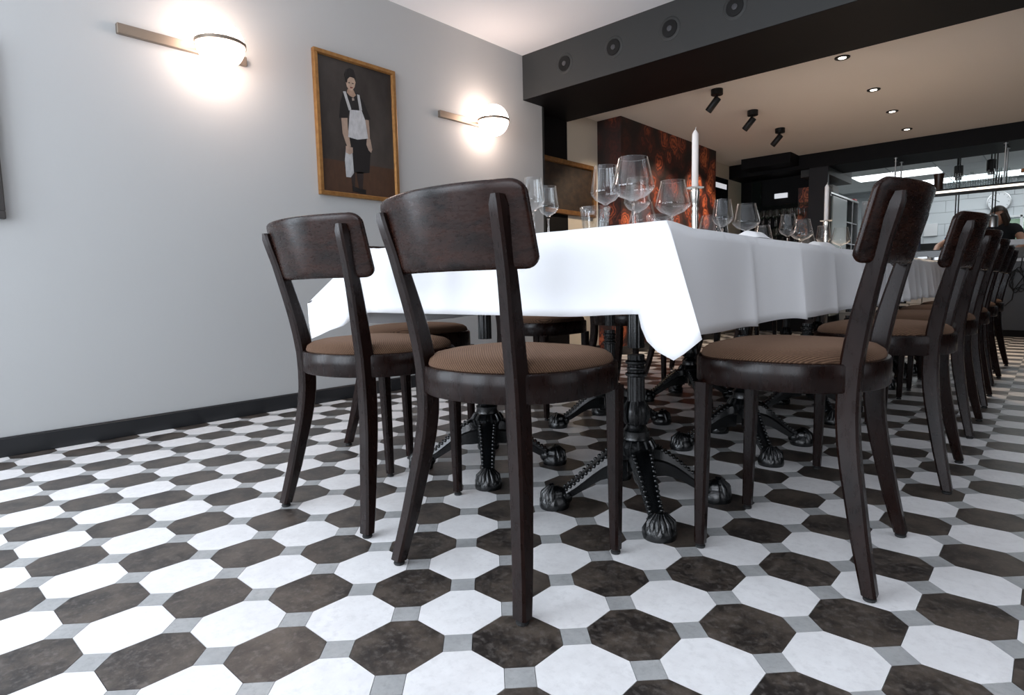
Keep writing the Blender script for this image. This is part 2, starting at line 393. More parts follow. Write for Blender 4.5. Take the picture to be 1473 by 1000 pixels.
def joined(name, rows, shape, m, big):
    b = B()
    for r_ in rows:
        x, y = r_[1], r_[2]
        if big: top = [b.verts.new((x+(u-.5)*(U-2*g), y+(v-.5)*(U-2*g), 0)) for u, v in shape]
        else: top = [b.verts.new((x+u*(U-2*g), y+v*(U-2*g), 0)) for u, v in shape]
        b.faces.new(top)
        bot = [b.verts.new((v.co.x, v.co.y, -.0035)) for v in top]
        n = len(top)
        for i in range(n): b.faces.new((top[i], bot[i], bot[(i+1) % n], top[(i+1) % n]))
    o = obj(name, b, m, floor); o['kind'] = 'stuff'
joined('white_octagon_tiles', [r_ for r_ in octs[300:] if r_[3] == 0], oc, TW, True)
joined('dark_octagon_tiles', [r_ for r_ in octs[300:] if r_[3] == 1], oc, TD, True)
joined('grey_square_tiles', sqs[300:], sq, TG, False)

# ------------------------------------------------------------------ chairs
def prof_leg(bm, pts, taper=.003):
    # pts: (x, y, z, wx, wy)
    rings = []
    for (x, y, z, wx, wy) in pts:
        c = .005; a, bb = wx/2, wy/2
        q = [(a-c, -bb), (a, -bb+c), (a, bb-c), (a-c, bb), (-a+c, bb), (-a, bb-c), (-a, -bb+c), (-a+c, -bb)]
        rings.append([bm.verts.new((x+u, y+v, z)) for u, v in q])
    for i in range(len(rings)-1):
        for k in range(8):
            bm.faces.new((rings[i][k], rings[i][(k+1) % 8], rings[i+1][(k+1) % 8], rings[i+1][k]))
    bm.faces.new(list(reversed(rings[0]))); bm.faces.new(rings[-1])
def interp(tab, z):
    for i in range(len(tab)-1):
        if tab[i][0] <= z <= tab[i+1][0]:
            t = (z-tab[i][0])/(tab[i+1][0]-tab[i][0]); t2 = t
            return [a+(c-a)*t2 for a, c in zip(tab[i], tab[i+1])]
    return tab[-1] if z > tab[-1][0] else tab[0]
# z, y offset from the foot, depth
# z, y, depth, x
POST = [(.012, -.197, .027, .190), (.06, -.186, .030, .182), (.12, -.173, .034, .1715), (.18, -.162, .037, .162), (.25, -.149, .040, .151), (.30, -.142, .042, .144), (.35, -.138, .043, .139), (.40, -.138, .043, .137), (.45, -.141, .042, .137), (.50, -.148, .041, .139), (.55, -.157, .039, .143), (.60, -.168, .036, .149), (.65, -.180, .033, .155), (.70, -.193, .030, .160), (.74, -.205, .029, .165), (.765, -.212, .028, .168), (.779, -.216, .027, .169), (.784, -.217, .021, .170)]
def seat_outline(n=64, grow=0.0, pw=2.9):
    out = []
    for k in range(n):
        a = 2*PI*k/n; c, s = math.cos(a), math.sin(a)
        q = pw if s > 0 else 2.15
        q = 2.15+(pw-2.15)*max(0, min(1, .5+s*3))
        y = (.208 if s > 0 else .190)*(abs(s)**(2/q))*(1 if s > 0 else -1)
        x = .208*(abs(c)**(2/q))*(1 if c > 0 else -1)
        L = math.hypot(x, y); out.append((x*(1+grow/L), y*(1+grow/L)))
    return out
def ring_solid(bm, layers, cap0=True, cap1=True):
    rings = [[bm.verts.new((x, y, z)) for x, y in pts] for pts, z in layers]
    n = len(rings[0])
    for i in range(len(rings)-1):
        for k in range(n): bm.faces.new((rings[i][k], rings[i][(k+1) % n], rings[i+1][(k+1) % n], rings[i+1][k]))
    if cap0: bm.faces.new(list(reversed(rings[0])))
    if cap1: bm.faces.new(rings[-1])
def make_chair():
    t = empty('dining_chair')
    b = B()
    so = seat_outline
    ring_solid(b, [(so(grow=-.022), .398), (so(grow=-.003), .398), (so(), .401), (so(), .452), (so(grow=-.003), .457), (so(grow=-.010), .4585), (so(grow=-.012), .45)], cap0=True, cap1=True)
    obj('seat_frame', b, WOOD, t, 45)
    b = B()
    lay = [(so(grow=-.013), .452), (so(grow=-.010), .462), (so(grow=-.014), .472), (so(grow=-.028), .481), (so(grow=-.055), .487), (so(grow=-.10), .491), (so(grow=-.15), .493)]
    ring_solid(b, lay, cap0=False); obj('seat_cushion', b, FAB, t, 80)
    for s in (-1, 1):
        b = B(); pts = []
        for z in [.012+i*(.785-.012)/44 for i in range(45)]:
            _, yy, dp, xx = interp(POST, z)
            pts.append((s*xx, yy, z, (.034-.004*max(0, (z-.4)/.38)) if z < .778 else .030-(z-.778)*1.2, dp))
        prof_leg(b, pts)
        L = obj('rear_leg', b, WOOD, t, 30)
        b = B(); lathe(b, [(.011, 0), (.0125, .002), (.0125, .006), (.009, .008), (.009, .013)], 12, s*.190, -.197); obj('foot_glide', b, RUBBER, L, 30)
    for s in (-1, 1):
        b = B(); prof_leg(b, [(s*.158, .163, .012, .024, .024), (s*.160, .160, .2, .029, .029), (s*.162, .157, .40, .034, .034)])
        L = obj('front_leg', b, WOOD, t, 30)
        b = B(); lathe(b, [(.010, 0), (.0115, .002), (.0115, .006), (.008, .008), (.008, .013)], 12, s*.158, .163); obj('foot_glide', b, RUBBER, L, 30)
    # curved backrest panel, mounted on the front of the posts
    b = B(); NX, NZ = 44, 18; hw = .211; z0, z1 = .656, .812; th = .017
    def pt(i, j, side):
        u = math.sin((-1+2*i/NX)*PI/2); v = .5+.5*math.sin((-1+2*j/NZ)*PI/2)
        # rounded corners
        zc = (z0+z1)/2; hz = (z1-z0)/2
        rx = .026
        ax = abs(u)*hw; e = max(0, ax-(hw-rx))
        lim = hz-(rx-math.sqrt(max(0, rx*rx-e*e)))*1.0
        z = zc+(-1+2*v)*lim
        x = u*hw
        lean = -.25*(z-.72)
        y = -.2245+lean+.060*(abs(u)**2.0)
        edge = min(1, (1-abs(u))*hw/.009, (1-abs(-1+2*v))*hz/.010)
        k = th/2*math.sqrt(max(0.0, 1-(1-edge)**2))
        nx = -.060*2.0*abs(u)/hw*(1 if u > 0 else -1)
        L = math.hypot(nx, 1)
        return (x+side*k*nx/L, y+side*k/L, z)
    grid = {}
    for sd in (-1, 1):
        for i in range(NX+1):
            for j in range(NZ+1): grid[sd, i, j] = b.verts.new(pt(i, j, sd))
    for i in range(NX):
        for j in range(NZ):
            b.faces.new((grid[1, i, j], grid[1, i, j+1], grid[1, i+1, j+1], grid[1, i+1, j]))
            b.faces.new((grid[-1, i, j], grid[-1, i+1, j], grid[-1, i+1, j+1], grid[-1, i, j+1]))
    bmesh.ops.remove_doubles(b, verts=b.verts, dist=.0004)
    bmesh.ops.recalc_face_normals(b, faces=b.faces)
    obj('backrest', b, WOODB, t, 60)
    return t
chair0 = make_chair(); used = [False]
def chair(x, y, rz, label, group):
    c = chair0 if not used[0] else copy_tree(chair0); used[0] = True
    c.location = (x, y, 0); c.rotation_euler = (0, 0, R(rz)); c['label'] = label; c['category'] = 'chair'; c['group'] = group
    return c
G1 = 'dark wooden chairs round the long table'
chair(-.571, .345, 3.5, 'dark wooden dining chair at the near table end, the one closer to the left wall', G1)
chair(.008, .316, -.5, 'dark wooden dining chair in the foreground with its back to us before the white cloth', G1)
rl = ['nearest chair of the right row, large dark back turned to us', 'second chair of the right row, just behind the foreground one', 'third chair of the right row from the front', 'fourth chair of the right row from the front', 'fifth chair of the right row, back a little lower in view', 'farthest chair of the right row beside the dark bar']
for (x, y, rz), lb in zip([(.463, .795, 91.8), (.497, 1.602, 91.4), (.485, 2.40, 90), (.475, 3.13, 91), (.46, 3.92, 88), (.45, 4.62, 84)], rl): chair(x, y, rz, lb, G1)
ll = ['chair on the wall side of the table, nearest seat behind the front cloth', 'second chair on the wall side, its seat seen under the cloth', 'third chair on the wall side, between table posts', 'fourth chair on the wall side before the mural', 'fifth chair on the wall side, far under the table', 'last chair on the wall side near the dark cabinets']
for (x, y), lb in zip([(-1.02, .83), (-1.02, 1.63), (-1.01, 2.42), (-1.0, 3.15), (-1.0, 3.9), (-1.0, 4.62)], ll): chair(x, y, -90, lb, G1)

# ------------------------------------------------------------------ tables
def make_pedestal(x, y, parent, flip=0):
    b = B()
    lathe(b, [(.046, .150), (.050, .160), (.054, .172), (.046, .186), (.039, .192), (.036, .205), (.038, .215), (.031, .222), (.026, .232)], 28, x, y)
    pd = obj('pedestal_hub', b, IRON, parent, 35)
    b = B()
    for k in range(14):
        a = 2*PI*k/14
        tube(b, [(x+.047*math.cos(a), y+.047*math.sin(a), .150), (x+.0545*math.cos(a), y+.0545*math.sin(a), .172), (x+.043*math.cos(a), y+.043*math.sin(a), .189)], .0045, 5)
    obj('fluted_collar', b, IRON, pd, 35)
    # acanthus vase
    b = B()
    lathe(b, [(.022, .228), (.030, .240), (.034, .258), (.031, .278), (.025, .296), (.021, .304)], 32, x, y, fn=lambda a, z: 1+.07*math.cos(8*a))
    for k in range(6):
        a = 2*PI*k/6
        tube(b, [(x+.030*math.cos(a), y+.030*math.sin(a), .236), (x+.0375*math.cos(a), y+.0375*math.sin(a), .256), (x+.034*math.cos(a), y+.034*math.sin(a), .278), (x+.027*math.cos(a), y+.027*math.sin(a), .299)], [.005, .008, .007, .002], 6)
    obj('leaf_vase', b, IRON, parent, 50)
    # fluted column
    b = B()
    fl = lambda a, z: 1+.055*math.cos(12*a)
    lathe(b, [(.0235, .30), (.0225, .43)], 72, x, y, fn=fl); lathe(b, [(.0225, .45), (.021, .715)], 72, x, y, fn=fl)
    obj('fluted_column', b, IRON, parent, 50)
    b = B()
    for z in (.375, .392, .409): lathe(b, [(.021, z-.008), (.030 if z != .392 else .026, z-.003), (.030 if z != .392 else .026, z+.003), (.021, z+.008)], 20, x, y)
    obj('column_ring', b, IRON, parent, 50)
    b = B()
    lathe(b, [(.022, .552), (.028, .557), (.030, .572), (.026, .585), (.021, .59)], 24, x, y)
    for k in range(8):
        a = 2*PI*k/8; sphere(b, (x+.028*math.cos(a), y+.028*math.sin(a), .571), .006, u=6, v=5)
    lathe(b, [(.021, .70), (.055, .712), (.10, .716), (.10, .722)], 20, x, y)
    obj('column_capital', b, IRON, parent, 50)
    for q in range(4):
        an = PI/4+q*PI/2; ca, sa = math.cos(an), math.sin(an)
        b = B()
        path = [(.030, .128, .030, .088), (.058, .126, .034, .086), (.080, .120, .033, .074), (.105, .108, .029, .062), (.130, .091, .026, .054), (.155, .072, .024, .047), (.180, .054, .022, .040), (.205, .040, .021, .032)]
        # path: radial s, centre height, half width, height
        rings = []
        for i, (s, zc, hw_, h) in enumerate(path):
            q8 = [(hw_*.55, -h/2), (hw_*.62, 0), (hw_, h*.12), (hw_*.8, h*.42), (hw_*.3, h/2), (-hw_*.3, h/2), (-hw_*.8, h*.42), (-hw_, h*.12), (-hw_*.62, 0), (-hw_*.55, -h/2)]
            rings.append([b.verts.new((x+s*ca-tt*sa, y+s*sa+tt*ca, zc+zz)) for tt, zz in q8])
        for i in range(len(rings)-1):
            for k in range(10): b.faces.new((rings[i][k], rings[i][(k+1) % 10], rings[i+1][(k+1) % 10], rings[i+1][k]))
        b.faces.new(list(reversed(rings[0]))); b.faces.new(rings[-1])
        bmesh.ops.recalc_face_normals(b, faces=b.faces)
        L = obj('leg', b, IRON, parent, 40)
        b = B()
        for k in range(13):
            t = k/12; s = .068+t*.135
            zc = None
            for i in range(len(path)-1):
                if path[i][0] <= s <= path[i+1][0]:
                    f = (s-path[i][0])/(path[i+1][0]-path[i][0]); zc = path[i][1]+f*(path[i+1][1]-path[i][1])+(path[i][3]+f*(path[i+1][3]-path[i][3]))/2; hw_ = path[i][2]+f*(path[i+1][2]-path[i][2])
            for sd in (-1, 1):
                tt = sd*hw_*.72
                sphere(b, (x+s*ca-tt*sa, y+s*sa+tt*ca, zc-.004), .0062, u=6, v=5)
        obj('scalloped_edge', b, IRON, L, 60)
        b = B()
        m0 = len(b.verts)
        lathe(b, [(.041, 0), (.043, .008), (.041, .022), (.033, .036), (.030, .040), (.031, .045), (.022, .056), (.008, .062)], 24, x+.236*ca, y+.236*sa, fn=lambda a, z: 1+(.06*math.cos(7*a) if z > .015 else 0))
        for k in range(7):
            a = an+(-3+k)*.42
            tube(b, [(x+.236*ca+.037*math.cos(a), y+.236*sa+.037*math.sin(a), .016), (x+.236*ca+.032*math.cos(a), y+.236*sa+.032*math.sin(a), .042), (x+.236*ca+.013*math.cos(a), y+.236*sa+.013*math.sin(a), .062)], [.005, .008, .004], 6)
        sphere(b, (x+.207*ca, y+.207*sa, .030), .024, u=10, v=8)
        obj('shell_foot', b, IRON, L, 60)
TZ = .7425
X0, X1 = -.83, .285
tl = ['nearest table of the long row, on two black cast iron pedestals', 'second table of the long row behind the near one', 'third table of the long row', 'fourth table of the long row', 'fifth table of the long row', 'last table of the long row toward the kitchen']
proto = None
for k in range(6):
    yc = .79+.775*k
    if k == 0:
        t = empty('dining_table', (0, 0, 0)); proto = t
        b = B(); box(b, X0, X1, -.295, .475, .722, TZ, .004); tt = obj('tabletop', b, WOOD, t)
        tt.location = (0, 0, 0)
        make_pedestal(.035, 0, t); make_pedestal(-.565, 0, t)
    else: t = copy_tree(proto)
    t.location = (0, yc, 0); tag(t, tl[k], 'table', 'black pedestal tables under the cloths')

# ---- tablecloths
def smooth01(t): t = max(0, min(1, t)); return t*t*(3-2*t)
def cloth(name, pairs_list, top_poly, label, rows=10):
    b = B()
    for pairs in pairs_list:
        cols = []
        for (tp, hp, bulge, nrm) in pairs:
            col = []
            for r_ in range(rows+1):
                t = r_/rows
                p = Vector(tp).lerp(Vector(hp), t)
                p += Vector(nrm)*bulge*(math.sin(min(1, t*1.0)*PI*.5))
                if t > 0:
                    # roll over the table edge
                    p += Vector(nrm)*.004*min(1, t*6)
                col.append(b.verts.new(p))
            cols.append(col)
        for i in range(len(cols)-1):
            for j in range(rows):
                b.faces.new((cols[i][j], cols[i+1][j], cols[i+1][j+1], cols[i][j+1]))
    NXx, NYy = 24, 60
    x0, x1, y0, y1 = top_poly
    gr = [[b.verts.new((x0+(x1-x0)*i/NXx, y0+(y1-y0)*j/NYy, cz(x0+(x1-x0)*i/NXx, y0+(y1-y0)*j/NYy))) for j in range(NYy+1)] for i in range(NXx+1)]
    for i in range(NXx):
        for j in range(NYy): b.faces.new((gr[i][j], gr[i+1][j], gr[i+1][j+1], gr[i][j+1]))
    bmesh.ops.remove_doubles(b, verts=b.verts, dist=.0006)
    bmesh.ops.recalc_face_normals(b, faces=b.faces)
    o = obj(name, b, LINEN, None, 55)
    m = o.modifiers.new('thickness', 'SOLIDIFY'); m.thickness = .0012; m.offset = -1
    return tag(o, label, 'tablecloth', 'white tablecloths on the long table')
def cz(x, y):
    e = max(0, (.62-y)/.13) if y < .62 else 0
    return .7475+.010*smooth01(e)+.0009*math.sin(9*y+5*x)
CX0, CX1, CY0 = -.838, .292, .488
creases = [.93, 1.34, 1.72, 2.12, 2.50]
def side_pairs(y0, y1, xs, sgn, creases, n, hz=.512, amp=.014, far=False):
    out = []
    for i in range(n+1):
        y = y0+(y1-y0)*i/n
        d = 0
        for c in creases:
            dd = y-c
            if 0 <= dd < .035: d += (1-dd/.035)**2
            elif -.12 < dd < 0: d += .95*(1+dd/.12)**3
        hzz = hz+.005*math.sin((y-.9)*PI/.4)*(1 if not far else .5)-.005*d
        bul = amp*d+.004*math.sin(7*y)+.002*math.sin(19*y+1)
        out.append(((xs, y, cz(xs, y)), (xs+sgn*.014, y, hzz), bul, (sgn, 0, 0)))
    return out
T1 = (CX1, CY0, cz(CX1, CY0)); T0 = (CX0, CY0, cz(CX0, CY0))
# front: from the left corner to the right corner
front = []
lc = [((-.862, .500, .512), 0), ((-.885, .47, .56), 0), ((-.925, .40, .600), .0), ((-.985, .368, .585), 0), ((-.972, .362, .520), 0), ((-.948, .356, .468), 0), ((-.905, .36, .480), 0), ((-.86, .372, .497), 0), ((-.815, .395, .512), 0), ((-.80, .44, .545), 0), ((-.775, .470, .552), 0)]
def densify(pts, k):
    out = []
    for i in range(len(pts)-1):
        for q in range(k):
            t = q/k; out.append(tuple(a+(c-a)*t for a, c in zip(pts[i], pts[i+1])))
    out.append(pts[-1]); return out
lcp = densify([p for p, _ in lc], 3)
for p in lcp:
    v = Vector(p)-Vector(T0)
    front.append((T0, p, 0, (0, 0, 0)))
n = 44
for i in range(1, n+1):
    t = i/n; x = CX0+(CX1-CX0)*t
    hx = -.775+(.232+.775)*t
    front.append(((x, CY0, cz(x, CY0)), (hx, .474+.004*math.sin(6*x), .552+.008*smooth01((t-.8)/.2)), .004*math.sin(9*x+.5)+.003*math.sin(17*x), (0, -1, 0)))
rc = [(.232, .474, .560), (.246, .462, .532), (.268, .448, .505), (.300, .436, .485), (.338, .432, .470), (.358, .436, .484), (.376, .442, .500), (.388, .452, .513), (.372, .478, .512), (.345, .505, .508), (.322, .53, .505), (.306, .56, .506)]
rcp = densify(rc, 3)
front[-1] = (T1, rc[0], 0, (0, 0, 0))
for p in rcp[1:]: front.append((T1, p, 0, (0, 0, 0)))
# right side of the first cloth
rs = side_pairs(CY0, 2.62, CX1, 1, creases, 150)
k0 = 0
rs2 = []
for (tp, hp, bu, nr) in rs:
    y = tp[1]; f = smooth01((y-CY0)/.12)
    rs2.append((tp, (.306+(hp[0]-.306)*f, .56+(max(y, .56)-.56), .506+(hp[2]-.506)*f), bu*f, nr))
lside = side_pairs(2.62, CY0, CX0, -1, creases, 60)
ls2 = []
for (tp, hp, bu, nr) in lside:
    y = tp[1]; f = smooth01((y-CY0)/.12)
    ls2.append((tp, (-.862+(hp[0]+.862)*f, max(y, .50), .512+(hp[2]-.512)*f), bu*f, nr))
cloth('tablecloth', [front, rs2, ls2], (CX0, CX1, CY0, 2.62), 'white linen tablecloth on the near tables, corner hanging toward us')
far_cr = [2.72, 2.88, 3.05, 3.3, 3.46, 3.66, 3.9, 4.05, 4.25, 4.45, 4.62, 4.8, 4.98]
rb = side_pairs(2.60, 5.14, CX1+.004, 1, far_cr, 260, .515, .02, True)
lb_ = side_pairs(5.14, 2.60, CX0-.004, -1, far_cr, 80, .515, .02, True)
eb = [((CX1+.004-(CX1-CX0+.008)*i/20, 5.14, cz(0, 5.14)), (CX1+.004-(CX1-CX0+.008)*i/20, 5.155, .53), 0, (0, 1, 0)) for i in range(21)]
c2 = cloth('tablecloth', [rb, eb, lb_], (CX0-.004, CX1+.004, 2.60, 5.14), 'white linen tablecloth on the far tables, falling in narrow folds')
c2.location.z = .0022

# ------------------------------------------------------------------ table ware
CT = .7505
def glass_prof(D, rim, H, bowl_h):
    # outer profile z from 0: foot, stem, bowl
    r = D/2; zb = H-bowl_h
    foot = [(r*.86, 0), (r*.86, .0012), (r*.5, .003), (.008, .006), (.0042, .012), (.0036, .03), (.0036, zb-.014), (.005, zb-.006)]
    bowl = [(.006, zb), (r*.30, zb+.006), (r*.66, zb+bowl_h*.12), (r*.92, zb+bowl_h*.24), (r*.995, zb+bowl_h*.31), (r*.985, zb+bowl_h*.36), (r*.955, zb+bowl_h*.42), (r*.955+(rim/2-r*.955)*.33, zb+bowl_h*.61), (r*.955+(rim/2-r*.955)*.66, zb+bowl_h*.80), (rim/2, H)]
    return foot, bowl
def make_wine(name, D, rim, H, bh):
    t = empty(name)
    foot, bowl = glass_prof(D, rim, H, bh)
    b = B(); lathe(b, foot, 20); obj('stem', b, GSOLID, t, 60)
    b = B(); lathe(b, bowl, 36, cap0=True, cap1=False)
    inner = [(max(.001, r-.0012), z+(.001 if i == 0 else 0)) for i, (r, z) in enumerate(bowl)]
    lathe(b, list(reversed(inner)), 36, cap0=False, cap1=True)
    tube(b, [(rim/2*math.cos(2*PI*k/36), rim/2*math.sin(2*PI*k/36), H) for k in range(37)], .0009, 6, cap=False)
    obj('bowl', b, GLASS, t, 70)
    return t
def make_tumbler():
    b = B()
    pr_ = [(.030, 0), (.032, .002), (.0355, .03), (.0395, .065), (.0435, .092)]
    inn = [(r-.0035, z) for r, z in pr_]; inn[0] = (.027, .009); inn[1] = (.029, .011)
    lathe(b, pr_+[(.0418, .0935)]+list(reversed(inn)), 32)
    o = obj('tumbler', b, GBUB, None, 60); return o
reg = {}
def place(kind, x, y, label, cat, group):
    if kind not in reg:
        if kind == 'small': o = make_wine('wine_glass', .088, .066, .222, .112)
        elif kind == 'tiny': o = make_wine('wine_glass', .076, .058, .218, .102)
        elif kind == 'large': o = make_wine('wine_glass', .119, .080, .224, .118)
        else: o = make_tumbler()
        reg[kind] = o
    else: o = copy_tree(reg[kind])
    o.location = (x, y, CT); o.rotation_euler = (0, 0, random.random()*6)
    return tag(o, label, cat, group)
GG = 'wine glasses set on the long table'
place('tiny', -.355, .815, 'slender wine glass left of the foreground chair back, leftmost visible', 'wine glass', GG)
place('tiny', -.425, .975, 'slender wine glass just right of the leftmost one, in front of the black pillar', 'wine glass', GG)
place('small', -.100, .845, 'tall narrow wine glass above the bubbled tumbler', 'wine glass', GG)
place('large', .012, .815, 'tallest large-bowled wine glass near the cloth corner', 'wine glass', GG)
place('small', -.140, 1.09, 'wine glass seen through the tallest large glass', 'wine glass', GG)
place('large', -.088, 1.235, 'large-bowled wine glass beside the near candlestick', 'wine glass', GG)
place('small', -.155, 1.80, 'narrow wine glass right of the mural, before a napkin', 'wine glass', GG)
place('large', -.145, 2.03, 'large-bowled wine glass behind the near napkin', 'wine glass', GG)
place('small', -.150, 2.60, 'narrow wine glass before the rose-patterned strip', 'wine glass', GG)
place('large', -.180, 2.93, 'large-bowled wine glass left of the second candle', 'wine glass', GG)
place('small', -.20, 3.42, 'narrow wine glass at the foot of the second candlestick', 'wine glass', GG)
place('large', -.165, 3.68, 'large-bowled wine glass before the steel refrigerator', 'wine glass', GG)
# glasses of the wall side, just peeping over the cloth
far_lbl = ['wall-side large wine glass low behind the bubbled tumbler', 'wall-side wine glass low behind the candlestick base', 'wall-side wine glass partly hidden behind the mid-table glasses', 'wall-side wine glass far along the table', 'farthest wall-side wine glass']
for (x, y, k), lb in zip([(-.43, 1.62, 'large'), (-.45, 2.32, 'large'), (-.47, 2.5, 'small'), (-.46, 3.1, 'large'), (-.44, 3.9, 'large')], far_lbl): place(k, x, y, lb, 'wine glass', GG)
GT = 'bubbled glass tumblers'
place('t', -.075, .755, 'bubbled clear tumbler at the front edge of the white cloth', 'tumbler', GT)
place('t', -.045, 1.07, 'bubbled tumbler below the glass beside the candlestick', 'tumbler', GT)
place('t', -.30, 3.0, 'bubbled tumbler left of the second candlestick foot', 'tumbler', GT)
place('t', -.05, 3.85, 'bubbled tumbler at the far right end of the set table', 'tumbler', GT)
place('t', -.10, 4.2, 'bubbled tumbler farthest along the table', 'tumbler', GT)
def candlestick(x, y, label):
    t = empty('candlestick', (x, y, CT), 0, label, 'candlestick', 'silver candlesticks on the long table')
    b = B(); lathe(b, [(.047, 0), (.048, .003), (.040, .008), (.020, .014), (.012, .022), (.0115, .03)], 28); obj('base', b, SILVER, t, 50)
    b = B(); lathe(b, [(.0115, .028), (.0125, .04), (.0105, .06), (.0115, .095), (.013, .118), (.009, .128), (.0135, .138), (.0085, .147), (.011, .158), (.0155, .185), (.0165, .200), (.0145, .206)], 24); obj('stem', b, SILVER, t, 60)
    b = B(); lathe(b, [(.013, .205), (.030, .208), (.0315, .211), (.028, .212), (.013, .209)], 28); obj('drip_pan', b, SILVER, t, 60)
    c = empty('candle', (x, y, CT+.2095), 0, None, 'candle', 'ivory candles in the candlesticks')
    b = B(); lathe(b, [(.0115, 0), (.0112, .176), (.0108, .184), (.006, .193), (.003, .197)], 20); obj('wax', b, WAX, c, 50)
    b = B(); tube(b, [(0, 0, .194), (.001, 0, .202), (.002, 0, .207)], .0012, 6); obj('wick', b, WICK, c)
    return c
c = candlestick(-.06, 1.345, 'silver candlestick standing nearest, right of the mural glasses'); c['label'] = 'tall ivory candle nearest to us, before the red mural'
c = candlestick(-.065, 2.965, 'silver candlestick farther along, left of the big chair back'); c['label'] = 'ivory candle before the black column and steel refrigerator'
def napkin(x, y, rz, label, s=1.0):
    b = B(); n = 18
    gr = []
    for i in range(n+1):
        row = []
        for j in range(n+1):
            u, v = -1+2*i/n, -1+2*j/n
            r2 = max(abs(u), abs(v))
            h = .032*(1-r2**2.5)*(.6+.4*math.sin(3*u+2*v*u))+.004*math.sin(11*u+3*v)*(1-r2)
            row.append(b.verts.new((u*.085*s*(1-.12*v*v), v*.12*s*(1-.1*u*u), max(.0012, h*s))))
        gr.append(row)
    for i in range(n):
        for j in range(n): b.faces.new((gr[i][j], gr[i+1][j], gr[i+1][j+1], gr[i][j+1]))
    o = obj('napkin', b, NAPK, None, 70); o.location = (x, y, CT+.0015+cz(x, y)-.7475); o.rotation_euler = (0, 0, rz)
    tag(o, label, 'napkin', 'folded white napkins at the place settings')
napkin(.185, 1.16, .1, 'folded white napkin at the cloth edge left of the large glass')
napkin(.18, 1.86, -.1, 'folded white napkin farther along the cloth edge by the second pair of glasses')
napkin(.18, 2.72, .1, 'folded white napkin low at the cloth edge before the big chair back', .9)
napkin(-.52, .66, .8, 'folded white napkin at the near end, behind the foreground chair', .8)
napkin(-.745, .575, 1.45, 'white napkin at the near left end of the table, left of the foreground chair', 1.0)

# ------------------------------------------------------------------ wall lamps, pictures
def sconce(y0, label):
    t = empty('wall_lamp', (WALLX, y0, 1.765), 0, label, 'wall lamp', 'opal globe wall lamps on bronze bars')
    b = B(); box(b, 0, .024, 0, .55, -.021, .021, .0015); obj('mounting_bar', b, BRONZE, t)
    b = B(); sphere(b, (.135, .379, .004), .104, u=40, v=24); gl = obj('globe', b, GLOBE, t, 80)
    b = B()
    sg = 48; o_, i_ = .1095, .1045
    vs4 = []
    for k in range(sg):
        a = 2*PI*k/sg; ca, sa = math.cos(a), math.sin(a)
        vs4.append([b.verts.new((.135+rr*ca, .379+rr*sa, zz)) for rr, zz in ((o_, -.006), (o_, .010), (i_, .010), (i_, -.006))])
    for k in range(sg):
        k2 = (k+1) % sg
        for m_ in range(4): b.faces.new((vs4[k][m_], vs4[k2][m_], vs4[k2][(m_+1) % 4], vs4[k][(m_+1) % 4]))
    box(b, .018, .03, .365, .393, -.008, .012)
    bmesh.ops.recalc_face_normals(b, faces=b.faces)
    obj('holder_ring', b, BRONZE, t, 40)
sconce(.20, 'lit globe wall lamp nearest to us, left of the portrait')
sconce(1.996, 'lit globe wall lamp farther away, between portrait and dark beam')

def frame(y0, y1, z0, z1, xw, label, fw=.022, d=.03, canvas=None, gold=GOLD):
    t = empty('framed_picture', (xw, 0, 0), 0, label, 'picture')
    b = B()
    for (a0, a1, c0, c1) in ((y0, y1, z0, z0+fw), (y0, y1, z1-fw, z1), (y0, y0+fw, z0+fw, z1-fw), (y1-fw, y1, z0+fw, z1-fw)):
        box(b, 0, d, a0, a1, c0, c1, .003, 2); 
    f2 = fw*.62
    for (a0, a1, c0, c1) in ((y0+f2, y1-f2, z0+f2, z0+fw+.003), (y0+f2, y1-f2, z1-fw-.003, z1-f2), (y0+f2, y0+fw+.003, z0+fw, z1-fw), (y1-fw-.003, y1-f2, z0+fw, z1-fw)):
        box(b, 0, d-.008, a0, a1, c0, c1, .002, 1)
    obj('frame', b, gold, t)
    b = B(); box(b, .004, .012, y0+fw, y1-fw, z0+fw, z1-fw); obj('canvas', b, canvas, t)
    return t
CANV = mat('dark_painted_canvas', (.018, .013, .011), .45, noise=(5, (.055, .046, .040), (1, 1, .5), False), bump=(200, .3, .0006))
pic = frame(1.112, 1.645, 1.160, 1.938, WALLX, 'gilt framed full-length painting of a woman in black dress and white apron', canvas=CANV)
pic.rotation_euler = (0, 0, 0)
